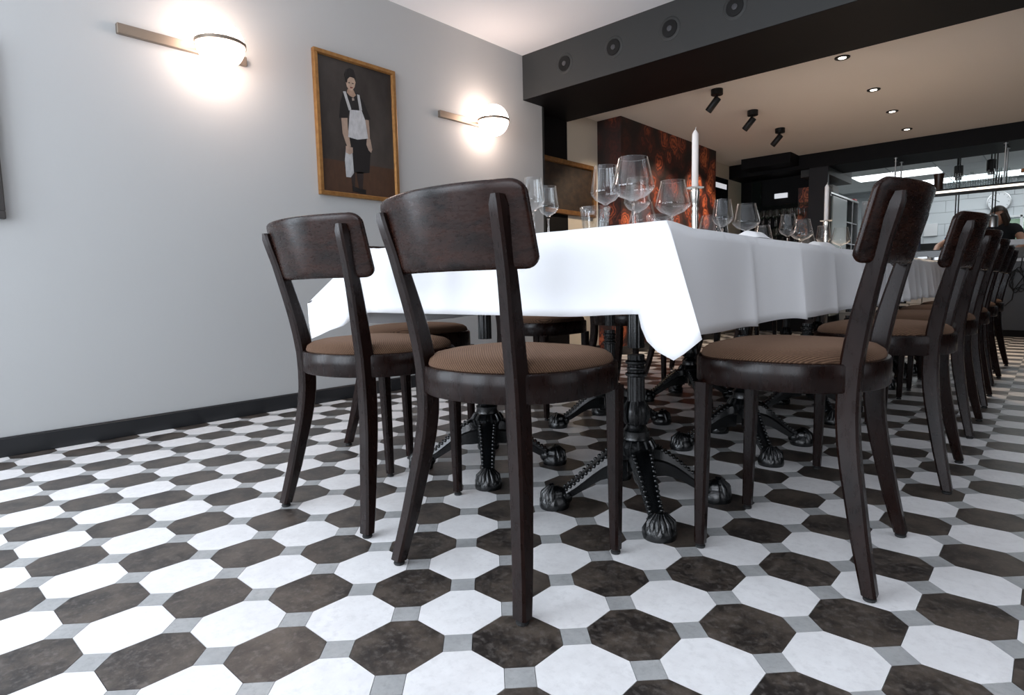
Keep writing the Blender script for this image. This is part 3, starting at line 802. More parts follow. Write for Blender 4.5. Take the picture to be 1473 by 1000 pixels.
PP = {'ground': ([(1.134, 1.36), (1.623, 1.359), (1.623, 1.182), (1.134, 1.182)], (.07, .032, .016), 0),
'skirt': ([(1.319, 1.501), (1.439, 1.518), (1.456, 1.436), (1.442, 1.316), (1.366, 1.303), (1.278, 1.322), (1.289, 1.453)], (.006, .005, .006), 1),
'stocking': ([(1.312, 1.311), (1.347, 1.312), (1.339, 1.221), (1.324, 1.221)], (.02, .013, .012), 1),
'stocking2': ([(1.351, 1.31), (1.402, 1.315), (1.391, 1.213), (1.367, 1.211)], (.02, .013, .012), 1),
'shoe': ([(1.321, 1.228), (1.368, 1.219), (1.369, 1.193), (1.323, 1.197)], (.004, .004, .004), 2),
'shoe2': ([(1.365, 1.217), (1.414, 1.216), (1.411, 1.19), (1.371, 1.189)], (.004, .004, .004), 2),
'blouse': ([(1.293, 1.744), (1.333, 1.761), (1.39, 1.755), (1.423, 1.716), (1.466, 1.626), (1.422, 1.616), (1.398, 1.654), (1.328, 1.655), (1.312, 1.605), (1.257, 1.595), (1.27, 1.684)], (.007, .006, .006), 2),
'apron': ([(1.33, 1.654), (1.407, 1.664), (1.428, 1.613), (1.442, 1.513), (1.37, 1.495), (1.309, 1.5)], (.55, .55, .56), 3),
'strap': ([(1.29, 1.746), (1.307, 1.75), (1.338, 1.658), (1.322, 1.648)], (.5, .5, .5), 3),
'strap2': ([(1.38, 1.75), (1.396, 1.749), (1.41, 1.666), (1.392, 1.662)], (.5, .5, .5), 3),
'neck': ([(1.321, 1.767), (1.357, 1.769), (1.373, 1.743), (1.354, 1.725), (1.332, 1.731), (1.313, 1.746)], (.42, .28, .20), 3),
'face': ([(1.318, 1.819), (1.338, 1.837), (1.365, 1.835), (1.374, 1.814), (1.366, 1.785), (1.349, 1.763), (1.331, 1.763), (1.317, 1.779), (1.312, 1.799)], (.50, .36, .27), 4),
'hair': ([(1.303, 1.844), (1.315, 1.871), (1.34, 1.885), (1.363, 1.88), (1.371, 1.861), (1.377, 1.830), (1.36, 1.837), (1.337, 1.835), (1.322, 1.82), (1.317, 1.795), (1.309, 1.809)], (.006, .004, .004), 5),
'arm': ([(1.271, 1.6), (1.31, 1.605), (1.31, 1.543), (1.324, 1.45), (1.301, 1.442), (1.275, 1.515)], (.40, .29, .22), 1.5),
'arm2': ([(1.425, 1.618), (1.452, 1.619), (1.455, 1.569), (1.455, 1.508), (1.436, 1.501), (1.43, 1.564)], (.36, .26, .20), 1.5),
'hand': ([(1.291, 1.448), (1.336, 1.445), (1.335, 1.415), (1.314, 1.403), (1.289, 1.41)], (.42, .30, .23), 4),
'hand2': ([(1.433, 1.507), (1.457, 1.512), (1.468, 1.454), (1.459, 1.434), (1.443, 1.445), (1.429, 1.476)], (.38, .28, .22), 4),
'towel': ([(1.29, 1.43), (1.332, 1.417), (1.336, 1.303), (1.314, 1.275), (1.285, 1.274), (1.281, 1.366)], (.48, .49, .5), 3),
'eye': ([(1.326, 1.804), (1.336, 1.806), (1.336, 1.8), (1.325, 1.799)], (.02, .01, .01), 6),
'eye2': ([(1.35, 1.806), (1.361, 1.806), (1.361, 1.802), (1.349, 1.8)], (.02, .01, .01), 6),
'mouth': ([(1.336, 1.781), (1.355, 1.783), (1.351, 1.776), (1.338, 1.774)], (.22, .04, .03), 6),
'brooch': ([(1.345, 1.721), (1.359, 1.724), (1.361, 1.712), (1.347, 1.707)], (.4, .33, .28), 4)}
nm = {'stocking2': 'painted_stocking', 'shoe2': 'painted_shoe', 'strap2': 'painted_strap', 'arm2': 'painted_arm', 'hand2': 'painted_hand', 'eye2': 'painted_eye'}
for k, (poly, colr, lay) in PP.items():
    b = B(); prism(b, poly, 0, .0115, .0125+.0004*lay)
    m = mat('paint_'+k, colr, .5, noise=(60, tuple(c*.72 for c in colr), (1, 1, .4), False), bump=(300, .3, .0004))
    o = obj(nm.get(k, 'painted_'+k), b, m, pic)
frame(-.75, -.229, .928, 1.60, WALLX, 'dark framed picture cut by the left edge of the photo', fw=.03, canvas=CANV, gold=mat('dark_frame_wood', (.035, .03, .028), .4))
CAN2 = mat('brown_landscape_canvas', (.006, .004, .003), .5, noise=(14, (.040, .022, .012), (1, 1, 1.4), False))
GOLD2 = mat('old_gilt_wood', (.26, .13, .04), .45, .4, noise=(30, (.14, .06, .02), (1, 1, 1), False))
frame(3.15, 3.93, 1.245, 1.70, -2.3, 'gilt framed brown picture in the back room beside the black pillar', fw=.036, d=.04, canvas=CAN2, gold=GOLD2)

# ------------------------------------------------------------------ spots in the beam, ceiling lights
first = None
for k in range(10):
    x = -1.774+.409*k
    if first is None:
        t = empty('recessed_beam_spot', (x, 2.84, 2.196)); first = t
        bq = B(); lathe(bq, [(.071, 0), (.071, .0015), (.069, .003), (.056, .003)], 36); f = obj('trim_ring', bq, BLACKP, t, 50); f.rotation_euler = (R(90), 0, 0)
        bq = B(); lathe(bq, [(.052, .003), (.050, .006), (.047, .0062)], 32); f = obj('black_bezel', bq, BLACKM, t, 50); f.rotation_euler = (R(90), 0, 0)
        bq = B(); lathe(bq, [(.016, .006), (.016, .0085), (.013, .0095)], 20); f = obj('lens', bq, mat('dim_lens', (.05, .05, .055), .3), t, 50); f.rotation_euler = (R(90), 0, 0)
    else: t = copy_tree(first)
    if k > 4:
        for ch in [t]+list(t.children): bpy.data.objects.remove(ch)
        continue
    t.location = (x, 2.84, 2.196)
    tag(t, ['leftmost of the round black spots in the beam face', 'second round black spot from the left in the beam face', 'third round black spot from the left in the beam face', 'fourth round black spot, cut by the top edge of the photo', 'round black spot in the beam face beyond the top of the photo'][k], 'recessed spot', 'round spots in the dark beam')
LENS = mat('lit_lens', (.9, .88, .82), .3, emis=(1.0, .9, .78), es=4)
dl = [(-.245, 3.90), (-.245, 4.82), (-.263, 5.63), (-.285, 6.46)]
first = None
for k, (x, y) in enumerate(dl):
    if first is None:
        t = empty('ceiling_downlight', (x, y, 2.12)); first = t
        b = B()
        lathe(b, [(.026, -.001), (.030, -.006), (.045, -.007), (.048, -.004), (.048, 0)], 28); obj('black_rim', b, BLACKM, t, 50)
        b = B(); lathe(b, [(.024, -.0065), (.024, -.0015)], 20); obj('lamp', b, LENS, t)
    else: t = copy_tree(first)
    t.location = (x, y, 2.12)
    tag(t, ['recessed downlight nearest the dark beam', 'second recessed downlight behind the beam', 'third recessed downlight behind the beam', 'farthest recessed downlight near the dark bulkhead'][k], 'downlight', 'round downlights in the dining ceiling')
    L = bpy.data.lights.new('downlight_beam', 'SPOT'); L.energy = 60; L.spot_size = R(80); L.spot_blend = .6; L.color = (1, .76, .54); L.shadow_soft_size = .03
    lo = bpy.data.objects.new('downlight_beam', L); link(lo); lo.location = (x, y, 2.10)
sp = [(-1.132, 3.93), (-1.148, 4.70), (-1.185, 5.50)]
first = None
for k, (x, y) in enumerate(sp):
    if first is None:
        t = empty('ceiling_spotlight', (x, y, 2.12)); first = t
        b = B(); lathe(b, [(.043, -.042), (.045, -.040), (.045, 0)], 28); obj('ceiling_rose', b, BLACKM, t, 40)
        b = B(); tube(b, [(0, 0, -.04), (0, 0, -.068)], .006, 8); box(b, -.012, .012, -.006, .006, -.082, -.062, .002); obj('joint', b, BLACKM, t)
        b = B(); d = Vector((-.62, .0, -.66)).normalized(); p0 = Vector((.012, 0, -.062)); 
        tube(b, [p0, p0+d*.004, p0+d*.118, p0+d*.122], [.024, .027, .027, .025], 22); obj('lamp_head', b, BLACKM, t, 40)
    else: t = copy_tree(first)
    t.location = (x, y, 2.12)
    tag(t, ['black ceiling spotlight nearest the beam', 'middle one of three black ceiling spotlights', 'farthest of three black ceiling spotlights'][k], 'spotlight', 'black cylinder spotlights in the dining room')
    L = bpy.data.lights.new('spotlight_beam', 'SPOT'); L.energy = 60; L.spot_size = R(75); L.spot_blend = .5; L.color = (1, .80, .6); L.shadow_soft_size = .02
    lo = bpy.data.objects.new('spotlight_beam', L); link(lo); lo.location = (x-.085, y, 1.97); lo.rotation_euler = (0, R(43), 0)

# ------------------------------------------------------------------ back of the dining room
b = B(); box(b, -2.6, 3.6, 6.95, 7.62, 1.955, 2.5, .002); struct('trim_3', b, BLACKP2)
b = B(); box(b, -2.03, -1.455, 6.66, 6.95, 2.0, 2.125, .002); struct('trim_4', b, BLACKP2)
b = B(); box(b, -2.5, -1.62, 7.35, 7.6, 0, 2.0); box(b, -1.64, -1.62, 7.6, 9.0, 0, 2.3); box(b, -1.62, -1.36, 7.32, 7.345, 0, 1.95); struct('wall_niche', b, BLACKP2)
b = B(); box(b, -1.64, -1.62, 7.0, 7.35, 0, 1.9)
b.free()
b = B(); box(b, -1.34, -1.135, 6.96, 7.02, 0, 1.96, .002); struct('trim_5', b, mat('charcoal_column_paint', (.009, .008, .010), .5, spec=.3))
b = B(); box(b, -1.45, -1.135, 7.02, 8.03, 1.87, 1.955, .002); box(b, -1.45, -1.135, 7.62, 8.03, 1.955, 2.26); struct('trim_6', b, BLACKP)
MIR = mat('dark_mirror', (.5, .5, .5), .03, 1)
b = B(); box(b, -2.29, -2.28, 6.30, 6.88, 1.0, 1.94, .002); o = obj('dark_glazed_picture', b, mat('glazed_black', (.01, .01, .011), .12)); tag(o, 'tall dark glazed panel on the wall just beyond the red mural', 'picture')
REFL = mat('pale_reflection', (.8, .8, .8), .5, emis=(.9, .93, 1.0), es=.55)  # faint glow standing in for pale mirror reflections, no lamp
b = B(); box(b, -2.279, -2.275, 6.42, 6.82, 1.81, 1.87, .001); o2 = obj('pale_reflection_strip', b, REFL, o)  # white reflection in the glazing, imitated by a glowing strip
b = B(); box(b, -1.555, -1.375, 7.28, 7.315, 1.2, 1.79, .002); tag(obj('mural_reflection', b, ROSE), 'narrow orange panel imitating the mural reflected in the dark niche behind the table', 'reflection')  # mirror image of the mural, imitated by a patterned panel
b = B(); box(b, -1.86, -1.70, 7.33, 7.345, 1.70, 1.76, .002); tag(obj('sign_reflection', b, REFL), 'small pale glowing panel imitating a reflected sign in the dark niche beside the mural reflection', 'light panel')  # mirror image of a white sign, imitated by a glowing panel
SHG = thin_glass('green_shelf_glass', (.75, .9, .82))
for zz, lb in ((1.575, 'upper green-edged glass shelf in the dark niche'), (1.31, 'lower glass shelf carrying wine glasses in the dark niche'), (1.08, 'bottom glass shelf of the dark niche')):
    b = B(); box(b, -2.15, -1.36, 6.98, 7.28, zz-.006, zz, .001); tag(obj('glass_shelf', b, SHG), lb, 'shelf', 'glass shelves in the dark niche')
b = B(); box(b, -2.02, -2.012, 6.98, 7.28, 1.575, 1.92); tag(obj('glass_divider', b, SHG), 'upright green-edged glass pane above the niche shelves', 'glass pane')
k = 0
for zz, nn in ((1.31, 7), (1.08, 7)):
    for i in range(nn):
        for j in range(2):
            o = copy_tree(reg['tiny']); o.location = (-1.97+.080*i+.02*j, 7.05+.12*j, zz); o.rotation_euler = (0, 0, 0)
            tag(o, 'stemmed wine glass standing on a glass shelf in the dark niche', 'wine glass', 'wine glasses on the niche shelves')
            for ch in o.children: pass

# refrigerator and things on it
t = empty('steel_refrigerator', (-1.20, 7.35, 0), 0, 'pale steel refrigerator with open shelf bay beyond the black column', 'refrigerator')
b = B(); box(b, -.40, -.38, 0, 1.36, 0, 1.69, .003); box(b, -.40, 0, 1.34, 1.36, 0, 1.69, .003); box(b, -.40, 0, 0, .02, 0, 1.69, .003); box(b, -.40, 0, .70, .72, 0, 1.69, .003); box(b, -.40, .005, 0, 1.36, 1.69, 1.715, .004); obj('cabinet_body', b, STEEL, t)
b = B(); box(b, -.38, 0, .02, .70, .1, 1.68); obj('inner_cabinet', b, BLACKM, t)
b = B(); box(b, 0, .022, .03, .69, .2, 1.67, .010, 3); obj('door', b, mat('pale_enamel', (.50, .58, .57), .3), t)
b = B(); box(b, -.38, -.01, .72, 1.34, 1.40, 1.415); box(b, -.38, -.01, .72, 1.34, 1.12, 1.135); obj('shelf', b, STEEL, t)
b = B(); tube(b, [(-.02, 1.12, 0), (-.02, 1.12, 1.69)], .012, 8); obj('upright_post', b, STEEL, t)
b = B(); box(b, -1.42, -1.28, 8.18, 8.36, 1.416, 1.53, .01, 2); tag(obj('green_box', b, mat('green_plastic', (.0, .12, .06), .5)), 'green container on the open shelf of the refrigerator', 'container')
for i, (y0_, y1_, z1, cl, lb) in enumerate([(7.45, 7.56, 1.80, (.10, .055, .03), 'small brown carton on top of the refrigerator'), (7.60, 7.86, 1.83, (.6, .6, .58), 'white carton on top of the refrigerator'), (8.0, 8.35, 1.745, (.02, .02, .02), 'low black tray on top of the refrigerator')]):
    b = B(); box(b, -1.36, -1.24, y0_, y1_, 1.7155, z1, .004); tag(obj('carton' if i < 2 else 'tray', b, mat('carton_%d' % i, cl, .6)), lb, 'carton' if i < 2 else 'tray')
b = B(); box(b, -1.24, -1.20, 8.50, 8.64, 1.7155, 1.74, .004); tag(obj('red_box', b, mat('red_plastic', (.45, .01, .01), .4)), 'small red box at the far corner on top of the refrigerator', 'box')
b = B(); box(b, -1.19, -.86, 8.85, 9.4, 0, 1.73, .006); box(b, -1.17, -.88, 8.835, 8.85, .1, 1.70, .004); tag(obj('steel_cupboard', b, STEEL), 'plain steel cupboard right of the open refrigerator', 'cupboard')
b = B(); lathe(b, [(.13, 0), (.135, .01), (.12, .05), (.07, .09), (.015, .105)], 24, -1.03, 9.05, 1.7305); tag(obj('wok_lid', b, mat('black_enamel', (.012, .012, .013), .25), None, 50), 'domed black lid on the cabinet right of the refrigerator', 'lid')

# ---- bar and pass
BAR = mat('blue_black_bar_front', (.035, .036, .040), .45, bump=(30, .1, .001))
bar = empty('bar_counter', (0, 7.6, 0), 0, 'dark fronted bar counter with pale top at the far end of the room', 'bar counter')
b = B(); box(b, .02, 3.25, 0, .34, 0, .80, .003); obj('front_panel', b, BAR, bar)
b = B(); box(b, -1.13, 3.25, -.03, .38, .80, .835, .004); obj('worktop', b, mat('pale_worktop', (.42, .44, .46), .3), bar)
b = B(); box(b, -1.13, .02, .02, .34, 0, .80); obj('brick_backing', b, mat('mortar', (.30, .30, .29), .8), bar)
BR = mat('white_glazed_brick', (.55, .55, .53), .3, noise=(6, (.42, .42, .41), (1, 1, 1), False))
b = B(); box(b, -.121, .121, 0, .03, -.056, .056, .006, 2); bme = mesh_of('brick', b, BR)
for r_ in range(7):
    for i in range(6):
        x = -1.13+.125+.25*i+(-.125 if r_ % 2 else 0)
        if x < -1.06 or x > -.09: continue
        o = bpy.data.objects.new('brick', bme); link(o, bar); o.location = (x, -.005, .06+.116*r_)
b = B(); box(b, .02, 3.25, -.012, 0, 0, .07, .002); obj('plinth', b, BLACKP2, bar)
t = empty('plate_stack', (.585, 7.75, .835), 0, 'stack of white plates on the bar at the right edge', 'plates')
for i in range(14):
    b = B(); lathe(b, [(.055, 0), (.085, .004), (.088, .006), (.060, .004)], 26, 0, 0, .0085*i)
    obj('plate', b, mat('porcelain', (.7, .7, .7), .2) if i == 0 else bpy.data.materials['porcelain'], t, 40)
b = B(); box(b, .46, .95, 7.90, 7.93, .99, 1.05, .004); box(b, .46, .49, 7.90, 7.93, .835, .99); box(b, .92, .95, 7.90, 7.93, .835, .99); tag(obj('pass_rack', b, mat('white_rack', (.75, .76, .78), .4)), 'white frame rack standing on the bar behind the plates', 'rack')
# coil of cable in front of the bar
b = B(); pts = []
for i in range(90):
    a = i/90*2*PI*3.1; r_ = .075+.02*math.sin(i*.7)
    pts.append((.60+r_*.8*math.cos(a), 7.545-.0003*i, .60+r_*1.4*math.sin(a)+.01*math.sin(i*.3)))
pts += [(.57, 7.515, .50), (.56, 7.515, .40), (.50, 7.515, .33)]
tube(b, pts, .005, 6); tube(b, [(.62, 7.55, .838), (.62, 7.548, .80), (.61, 7.545, .70)], .005, 6)
tag(obj('coiled_cable', b, RUBBER, None, 60), 'coiled black cable hanging against the dark bar front', 'cable')
# items on the bar left of the second chair
cm = empty('coffee_machine', (-.24, 7.64, .835), 0, 'black coffee machine on the counter between the chair backs', 'coffee machine')
b = B(); box(b, -.24, .18, 0, .33, 0, .13, .01, 2); box(b, -.24, -.10, .0, .3, .13, .30, .008, 2); obj('body', b, mat('gloss_black', (.01, .01, .011), .2), cm)
b = B(); box(b, -.08, .02, -.03, .02, .03, .06, .004); box(b, .08, .16, -.02, .02, .01, .05, .004); obj('steel_front', b, STEEL, cm)
for i, (x, y, z, lb) in enumerate([(-.20, 7.598, .045, 'small white cup in front of the coffee machine'), (-.01, 7.70, .05, 'small white cup at the right of the coffee machine')]):
    b = B(); lathe(b, [(.014, 0), (.019, .015), (.023, z), (.020, z), (.015, .012)], 18, x, y, .835); tag(obj('cup', b, bpy.data.materials['porcelain'], None, 50), lb, 'cup')

# ---- hanging glass shelf above the bar
hs = empty('hanging_shelf', (0, 7.0, 1.55), 0, 'dark hanging shelf with lit front edge above the bar', 'shelf')
b = B(); box(b, -.55, 1.9, .0, .36, -.022, .012, .002); obj('shelf_board', b, BLACKM, hs)
b = B(); box(b, -.55, 1.9, -.012, .0, -.030, -.008, .001); obj('light_strip', b, mat('warm_strip', (.9, .85, .8), .4, emis=(1, .90, .78), es=1.6), hs)
for x in (-.47, .464, 1.4):
    for y in (.02, .34):
        b = B(); tube(b, [(x, y, 0), (x, y, .40)], .008, 8); lathe(b, [(.018, .393), (.018, .402)], 14, x, y); lathe(b, [(.013, .36), (.013, .366)], 14, x, y); obj('hanging_rod', b, STEEL, hs, 50)
JG = thin_glass('pale_bar_glass', (.95, .965, .965))
rnd = random.Random(3)
jm = []
for kk in range(4):
    b = B(); H = (.10, .13, .085, .15)[kk]; r0 = (.0190, .0180, .0195, .0185)[kk]
    pr_ = [(r0*.8, 0), (r0, .01), (r0*(1.05 if kk % 2 else 1), H*.6), (r0*(.75 if kk > 1 else 1.05), H*.85), (r0*(.8 if kk > 1 else 1.1), H)]
    lathe(b, pr_, 18, cap1=False); lathe(b, [(r_*.9, z+.004) for r_, z in reversed(pr_)], 18, cap0=False)
    jm.append(mesh_of('bar_glass', b, JG, 60))
for i in range(13):
    for j in range(2):
        o = bpy.data.objects.new('bar_glass', jm[rnd.randrange(4)]); link(o)
        o.location = (-.005+.0415*i+.010*j, 7.06+.17*j+rnd.uniform(-.015, .015), 1.562)
        tag(o, 'clear glass standing among others on the hanging shelf', 'glass', 'clear glasses crowded on the hanging shelf')
b = B(); lathe(b, [(.046, 0), (.043, .03), (.040, .08), (.044, .14), (.049, .175), (.044, .175), (.038, .10), (.04, .01)], 26, -.085, 7.12, 1.562)
tag(obj('brown_jar', b, mat('dark_brown_wood', (.035, .014, .008), .35), None, 50), 'dark brown waisted jar at the left of the hanging shelf', 'jar')
b = B(); lathe(b, [(.03, 0), (.055, .02), (.062, .05), (.055, .052), (.03, .012)], 26, -.22, 7.12, 1.562)
tag(obj('brown_bowl', b, bpy.data.materials['dark_brown_wood'], None, 50), 'small brown bowl on the shelf left of the jar', 'bowl')
t = empty('squat_decanter', (.60, 7.14, 1.562), 0, 'squat glass decanter with copper stopper at the right of the shelf', 'decanter')
b = B(); lathe(b, [(.035, 0), (.048, .01), (.050, .05), (.030, .075), (.012, .085), (.012, .10), (.009, .10), (.009, .08), (.025, .07), (.045, .045), (.043, .012)], 24); obj('flask', b, JG, t, 50)
b = B(); lathe(b, [(.011, .10), (.015, .104), (.014, .135), (.009, .138)], 16); obj('stopper', b, mat('copper', (.55, .22, .10), .25, 1), t, 40)
b = B(); lathe(b, [(.035, 0), (.033, .16), (.038, .195), (.034, .195), (.030, .01)], 22, .40, 7.315, 1.562); tag(obj('measuring_jug', b, JG, None, 50), 'tall cylindrical glass jug beside the hanging rod', 'jug')
# heat lamps hanging under the pass
for i, (x, lb) in enumerate([(-.0, 'steel heat lamp on double black rods, left, behind a chair back'), (.335, 'steel heat lamp on double black rods in front of the clock')]):
    t = empty('heat_lamp', (x, 7.9, 1.20), 0, lb, 'lamp', 'steel heat lamps over the pass')
    b = B(); tube(b, [(-.012, 0, .12), (-.012, 0, 1.07)], .006, 8); tube(b, [(.014, 0, .12), (.014, 0, 1.07)], .006, 8); obj('double_rod', b, BLACKM, t)
    b = B(); lathe(b, [(.050, 0), (.050, .10), (.040, .125), (.020, .135), (.018, .15)], 24, cap0=False); lathe(b, [(.047, .10), (.047, 0)], 24, cap0=False, cap1=False); obj('shade', b, STEEL, t, 40)
for i, (x, z0_, lb) in enumerate([(-.075, 1.86, 'black cylinder lamp under the kitchen ceiling, left one'), (.245, 1.885, 'black cylinder lamp under the kitchen ceiling, right one')]):
    t = empty('black_ceiling_lamp', (x, 8.6, z0_), 0, lb, 'lamp', 'black cylinder lamps in the kitchen')
    b = B(); lathe(b, [(.05, .03), (.05, .16), (.02, .17)], 24); lathe(b, [(.035, -.01), (.035, .03)], 20); obj('shade', b, BLACKM, t, 40)
    b = B(); tube(b, [(0, 0, .165), (0, 0, 2.25-z0_)], .008, 8); obj('stem', b, BLACKM, t)

# ---- kitchen room
KW = mat('kitchen_white', (.62, .65, .66), .6)
TILEW = mat('kitchen_wall_tile', (.60, .64, .66), .35)
b = B(); box(b, -3.0, 3.6, 12.25, 12.4, 0, 1.26); box(b, -3.0, .20, 12.25, 12.4, 1.26, 1.63); box(b, .40, .44, 12.25, 12.4, 1.26, 1.63); box(b, .86, 3.6, 12.25, 12.4, 1.26, 1.63); box(b, -3.0, 3.6, 12.25, 12.4, 1.63, 2.5)
kw = struct('wall_back', b, mat('tile_joint', (.40, .42, .43), .7))
b = B(); box(b, -.308, .308, 0, .012, -.098, .098, .002); tme = mesh_of('wall_tile', b, TILEW)
for r_ in range(6, 12):
    for i in range(-5, 6):
        x = .62*i+(.31 if r_ % 2 else 0); z = .10+.2*r_
        if z > 1.2 and z < 1.66 and x+.31 > .16 and x-.31 < .9: continue
        o = bpy.data.objects.new('wall_tile', tme); link(o, kw); o.location = (x, 12.236, z)
b = B(); box(b, -3.0, -2.6, 7.6, 12.4, 0, 2.5); struct('wall_kitchen_left', b, KW)
b = B(); box(b, 3.3, 3.6, 9.0, 12.4, 0, 2.5); struct('wall_kitchen_right', b, KW)
wf = empty('window_4', (0, 12.2, 0)); wf['kind'] = 'structure'
b = B()
for a in (.17, .40, .84): box(b, a, a+.035, 0, .06, 1.22, 1.66, .003)
for z in (1.22, 1.625): box(b, .17, .875, 0, .06, z, z+.035, .003)
obj('window_frame', b, mat('white_frame', (.75, .77, .78), .4), wf)
for a in (.205, .435):
    b = B(); box(b, a, a+(.195 if a < .3 else .405), .03, .036, 1.255, 1.625); obj('pane', b, thin_glass('window_pane', (.95, .98, .96)) if a < .3 else bpy.data.materials['window_pane'], wf)
b = B(); box(b, -1.5, 2.5, 15, 15.1, -1, 2.2); o = obj('hedge', b, mat('garden_green', (.10, .20, .08), .9, noise=(3, (.5, .6, .45), (1, 1, 1), False))); tag(o, 'pale green garden hedge outside the kitchen window', 'hedge')
b = B(); box(b, -3.0, 3.6, 7.62, 12.4, 2.27, 2.4); kc = struct('ceiling_kitchen', b, mat('ceiling_grid', (.40, .42, .42), .7))
PAN = mat('kitchen_ceiling_panel', (.84, .86, .85), .7)
b = B(); box(b, -.279, .279, -.305, .305, 0, .012, .002); pme = mesh_of('ceiling_panel', b, PAN)
NEON = mat('lit_ceiling_panel', (.9, .9, .9), .5, emis=(.92, .97, 1.0), es=3.0)
b = B(); box(b, -.272, .272, -.30, .30, -.004, .012, .002); nme = mesh_of('light_panel', b, NEON)
lit = {(-2, 1), (-3, 1), (-1, 3), (0, 3), (1, 1), (-2, 3), (1, 3), (-3, -2), (1, -2)}
for i in range(-4, 6):
    for j in range(-4, 4):
        x = -.765+.57*(i+2); y = 10.32+.622*(j-1)
        if y > 12.1 or x < -2.4: continue
        o = bpy.data.objects.new('light_panel' if (i, j) in lit else 'ceiling_panel', nme if (i, j) in lit else pme)
        link(o, kc); o.location = (x, y, 2.258)
ck = empty('wall_clock', (.115, 12.22, 1.90), 0, 'round white wall clock in the kitchen', 'clock')
b = B(); lathe(b, [(.155, 0), (.165, .01), (.165, .03), (.150, .034), (.147, .02)], 48); f = obj('rim', b, mat('silver_rim', (.6, .62, .63), .3, .6), ck, 40); f.rotation_euler = (R(90), 0, 0)
b = B(); lathe(b, [(.149, .005), (.149, .018)], 48); f = obj('dial', b, mat('clock_dial', (.66, .70, .70), .5), ck); f.rotation_euler = (R(90), 0, 0)
b = B()
for k in range(12):
    a = 2*PI*k/12; p0 = Vector((.118*math.sin(a), -.0195, .118*math.cos(a))); p1 = Vector((.138*math.sin(a), -.0195, .138*math.cos(a)))
    tube(b, [p0, p1], .0035, 4)
obj('hour_marks', b, BLACKM, ck)
b = B(); tube(b, [(0, -.021, 0), (-.062, -.021, .034)], .0045, 5); tube(b, [(0, -.022, 0), (-.085, -.022, .045)], .003, 5); sphere(b, (0, -.021, 0), .007, u=8, v=6); obj('hands', b, BLACKM, ck)
b = B(); box(b, -.92, -.72, 12.2, 12.235, 1.40, 1.62, .003); tag(obj('paper_notice', b, mat('paper', (.75, .76, .77), .8)), 'white paper notice on the kitchen wall right of the big chair back', 'paper')
b = B(); box(b, -2.5, .1, 11.55, 12.2, .86, .90, .004); box(b, -2.5, .1, 11.6, 12.2, 0, .86); tag(obj('kitchen_worktop', b, STEEL), 'steel worktop along the kitchen back wall', 'worktop')
b = B(); box(b, -.95, -.35, 11.7, 12.1, .90, 1.25, .01, 2); tag(obj('black_oven', b, BLACKM), 'black oven on the kitchen worktop', 'oven')
area('kitchen_panel_light', (-.6, 10.2, 2.22), (0, 0, 0), 2.6, 2.4, 20, (.90, .96, 1.0))

# ------------------------------------------------------------------ two cooks behind the bar
SKIN = mat('skin', (.48, .25, .16), .5); SKIN.node_tree.nodes['Principled BSDF'].inputs['Subsurface Weight'].default_value = .05
def skin_obj(name, verts, edges, radii, m, parent, sub=2):
    me = bpy.data.meshes.new(name); me.from_pydata(verts, edges, []); me.update(); me.materials.append(m)
    o = bpy.data.objects.new(name, me); link(o, parent)
    md = o.modifiers.new('skin', 'SKIN'); md.use_smooth_shade = True
    sv = me.skin_vertices[0].data
    for i, r_ in enumerate(radii): sv[i].radius = (r_, r_) if not isinstance(r_, tuple) else r_
    sv[0].use_root = True
    s_ = o.modifiers.new('sub', 'SUBSURF'); s_.levels = sub; s_.render_levels = sub
    return o
def head(parent, hx, hy, hz, face_dir, hairm, long_hair, tilt=.2):
    # head with face, nose, ears, hair, in one head mesh plus hair
    e = bpy.data.objects.new('head', None)
    b = B(); sphere(b, (0, 0, 0), .1, .78, .92, 1.15, 24, 18)
    for v in b.verts:
        if v.co.z < -.02: v.co.x *= 1-.35*(-.02-v.co.z)/.1; v.co.y *= 1-.12*(-.02-v.co.z)/.1
    tube(b, [(0, .085, .005), (0, .103, -.018), (0, .112, -.032), (0, .094, -.040)], [.006, .010, .014, .008], 8)
    for s in (-1, 1):
        sphere(b, (s*.079, -.005, -.01), .026, .35, .7, 1.1, 10, 8); sphere(b, (s*.030, .082, .008), .011, u=10, v=8)
    tube(b, [(-.024, .082, -.062), (0, .090, -.063), (.024, .082, -.062)], .006, 6)
    tube(b, [(0, -.02, -.05), (0, -.035, -.17)], [.052, .055], 12)
    h = obj('head', b, SKIN, parent, 70)
    h.location = (hx, hy, hz); h.rotation_euler = (-tilt, 0, face_dir)
    b = B(); sphere(b, (0, -.012, .018), .105, .84, .98, 1.12, 24, 16)
    for v in list(b.verts):
        if v.co.y > .035 and v.co.z < .07: b.verts.remove(v)
        elif v.co.z < (-.14 if long_hair else -.045): b.verts.remove(v)
    if long_hair:
        for s in (-1, 1): tube(b, [(s*.075, .03, .05), (s*.088, .02, -.04), (s*.080, .01, -.11)], [.03, .036, .022], 10)
        tube(b, [(0, -.085, .02), (0, -.095, -.08), (0, -.07, -.15)], [.05, .06, .035], 12)
    hr = obj('hair', b, hairm, h, 70)
    return h
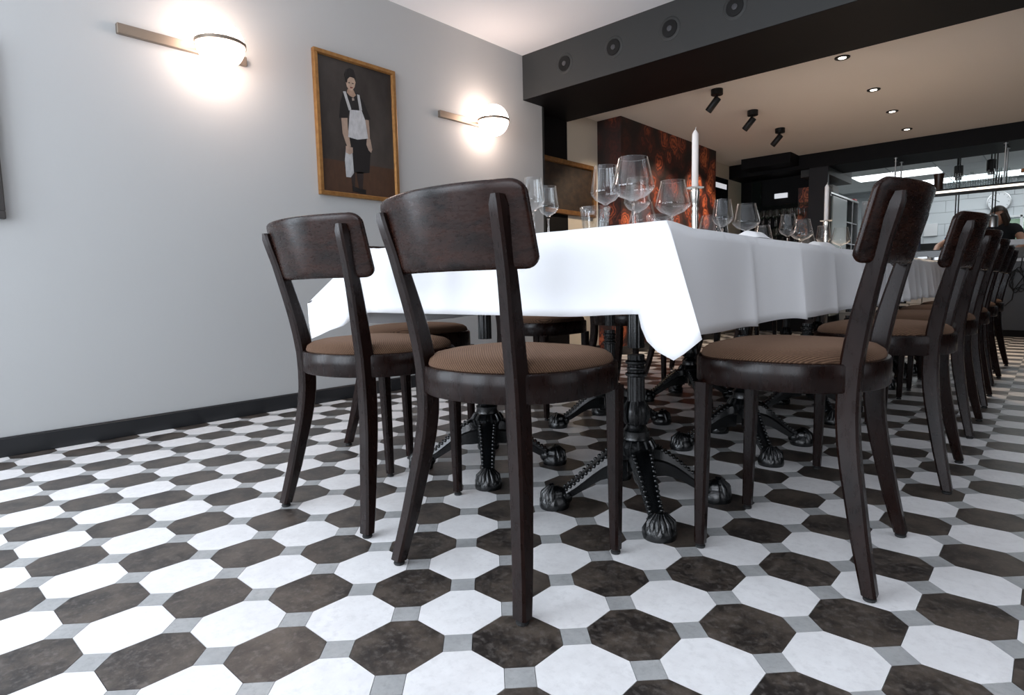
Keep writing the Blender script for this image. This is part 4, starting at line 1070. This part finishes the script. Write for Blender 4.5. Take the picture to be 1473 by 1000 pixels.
def hand(parent, p, d, side):
    p = Vector(p); d = Vector(d).normalized(); s = Vector((0, 0, 1)).cross(d).normalized()*side
    vs_ = [p, p+d*.045, p+d*.085]; ed = [(0, 1), (1, 2)]; rd = [.026, .036, .034]
    for k, (off, ln) in enumerate([(-.030, .062), (-.010, .074), (.010, .070), (.029, .056)]):
        i = len(vs_); base = p+d*.085+s*off
        vs_ += [base, base+d*ln*.5+Vector((0, 0, -.008)), base+d*ln*.9+Vector((0, 0, -.03))]; ed += [(2, i), (i, i+1), (i+1, i+2)]; rd += [.0095, .009, .008]
    i = len(vs_); vs_ += [p+d*.035+s*.042, p+d*.065+s*.062+Vector((0, 0, -.01))]; ed += [(1, i), (i, i+1)]; rd += [.012, .009]
    skin_obj('hand', [tuple(v) for v in vs_], ed, rd, SKIN, parent, 1)
def cook(x, y, lean, shirt, label, hairm, long_hair, face_dir, lh, rh, le, re, hz):
    t = empty('person', (x, y, 0), 0, label, 'person')
    sh = hz-.24; hy = -.02
    cl = mat('shirt_%s' % ('dark' if long_hair else 'blue'), shirt, .85)
    tr = mat('trousers', (.02, .02, .022), .8) if 'trousers' not in bpy.data.materials else bpy.data.materials['trousers']
    # body: trousers and shoes, shirt, arms
    hip = (0, .20+lean*.5, .92)
    skin_obj('trousers', [hip, (-.10, .22+lean*.5, .86), (-.11, .20+lean*.4, .48), (-.12, .24+lean*.4, .09), (.10, .22+lean*.5, .86), (.11, .20+lean*.4, .48), (.12, .24+lean*.4, .09)], [(0, 1), (1, 2), (2, 3), (0, 4), (4, 5), (5, 6)], [.14, .10, .07, .055, .10, .07, .055], tr, t)
    for s in (-1, 1):
        b = B(); box(b, s*.12-.05, s*.12+.05, .05+lean*.4, .31+lean*.4, 0, .09, .03, 3); obj('shoe', b, BLACKM, t, 60)
    skin_obj('shirt', [(0, .20+lean*.5, .92), (0, .13+lean*.3, 1.08), (0, hy+.04, sh-.06), (0, hy, sh+.05), (-.17, hy+.02, sh), (-.19-(abs(le[0])-.19)*.5, hy-.03, sh-.12), (.17, hy+.02, sh), (.19+(abs(re[0])-.19)*.5, hy-.03, sh-.12)], [(0, 1), (1, 2), (2, 3), (2, 4), (4, 5), (2, 6), (6, 7)], [(.16, .12), (.165, .12), (.17, .12), .065, .082, .062, .082, .062], cl, t)
    for (sd, e_, h_) in ((-1, le, lh), (1, re, rh)):
        skin_obj('arm', [(sd*.18, hy, sh-.04), e_, h_], [(0, 1), (1, 2)], [.046, .042, .028], SKIN, t)
        hand(t, h_, Vector(h_)-Vector(e_), -sd)
    head(t, 0, hy-.05, hz-.10, face_dir, hairm, long_hair, .35)
    return t
HB = mat('dark_brown_hair', (.035, .02, .012), .5); HG = mat('grey_hair', (.30, .28, .26), .6)
b = B(); box(b, -.45, 1.6, 8.10, 8.43, .86, .90, .004); box(b, -.42, 1.57, 8.12, 8.40, 0, .86); tag(obj('pass_counter', b, STEEL), 'steel pass counter behind the bar, in front of the cooks', 'counter')
b = B(); box(b, -.60, -.20, 9.12, 9.40, .91, .94, .004)
for u in (-.58, -.24):
    for v in (9.14, 9.36): box(b, u, u+.02, v, v+.02, 0, .91)
tag(obj('steel_trolley', b, STEEL), 'small steel trolley under the hand of the grey-haired cook', 'trolley')
cook(.335, 8.75, .15, (.010, .010, .012), 'cook in black shirt with chin-length dark hair bending over the pass', HB, True, R(150), (-.18, -.34, .93), (.14, -.32, .93), (-.27, -.14, 1.02), (.27, -.14, 1.02), 1.47)
cook(-.03, 9.80, .2, (.02, .045, .17), 'cook in blue shirt with short grey hair leaning on one arm', HG, False, R(170), (-.37, -.36, .97), (.16, -.35, .95), (-.36, -.10, 1.10), (.25, -.14, 1.05), 1.50)
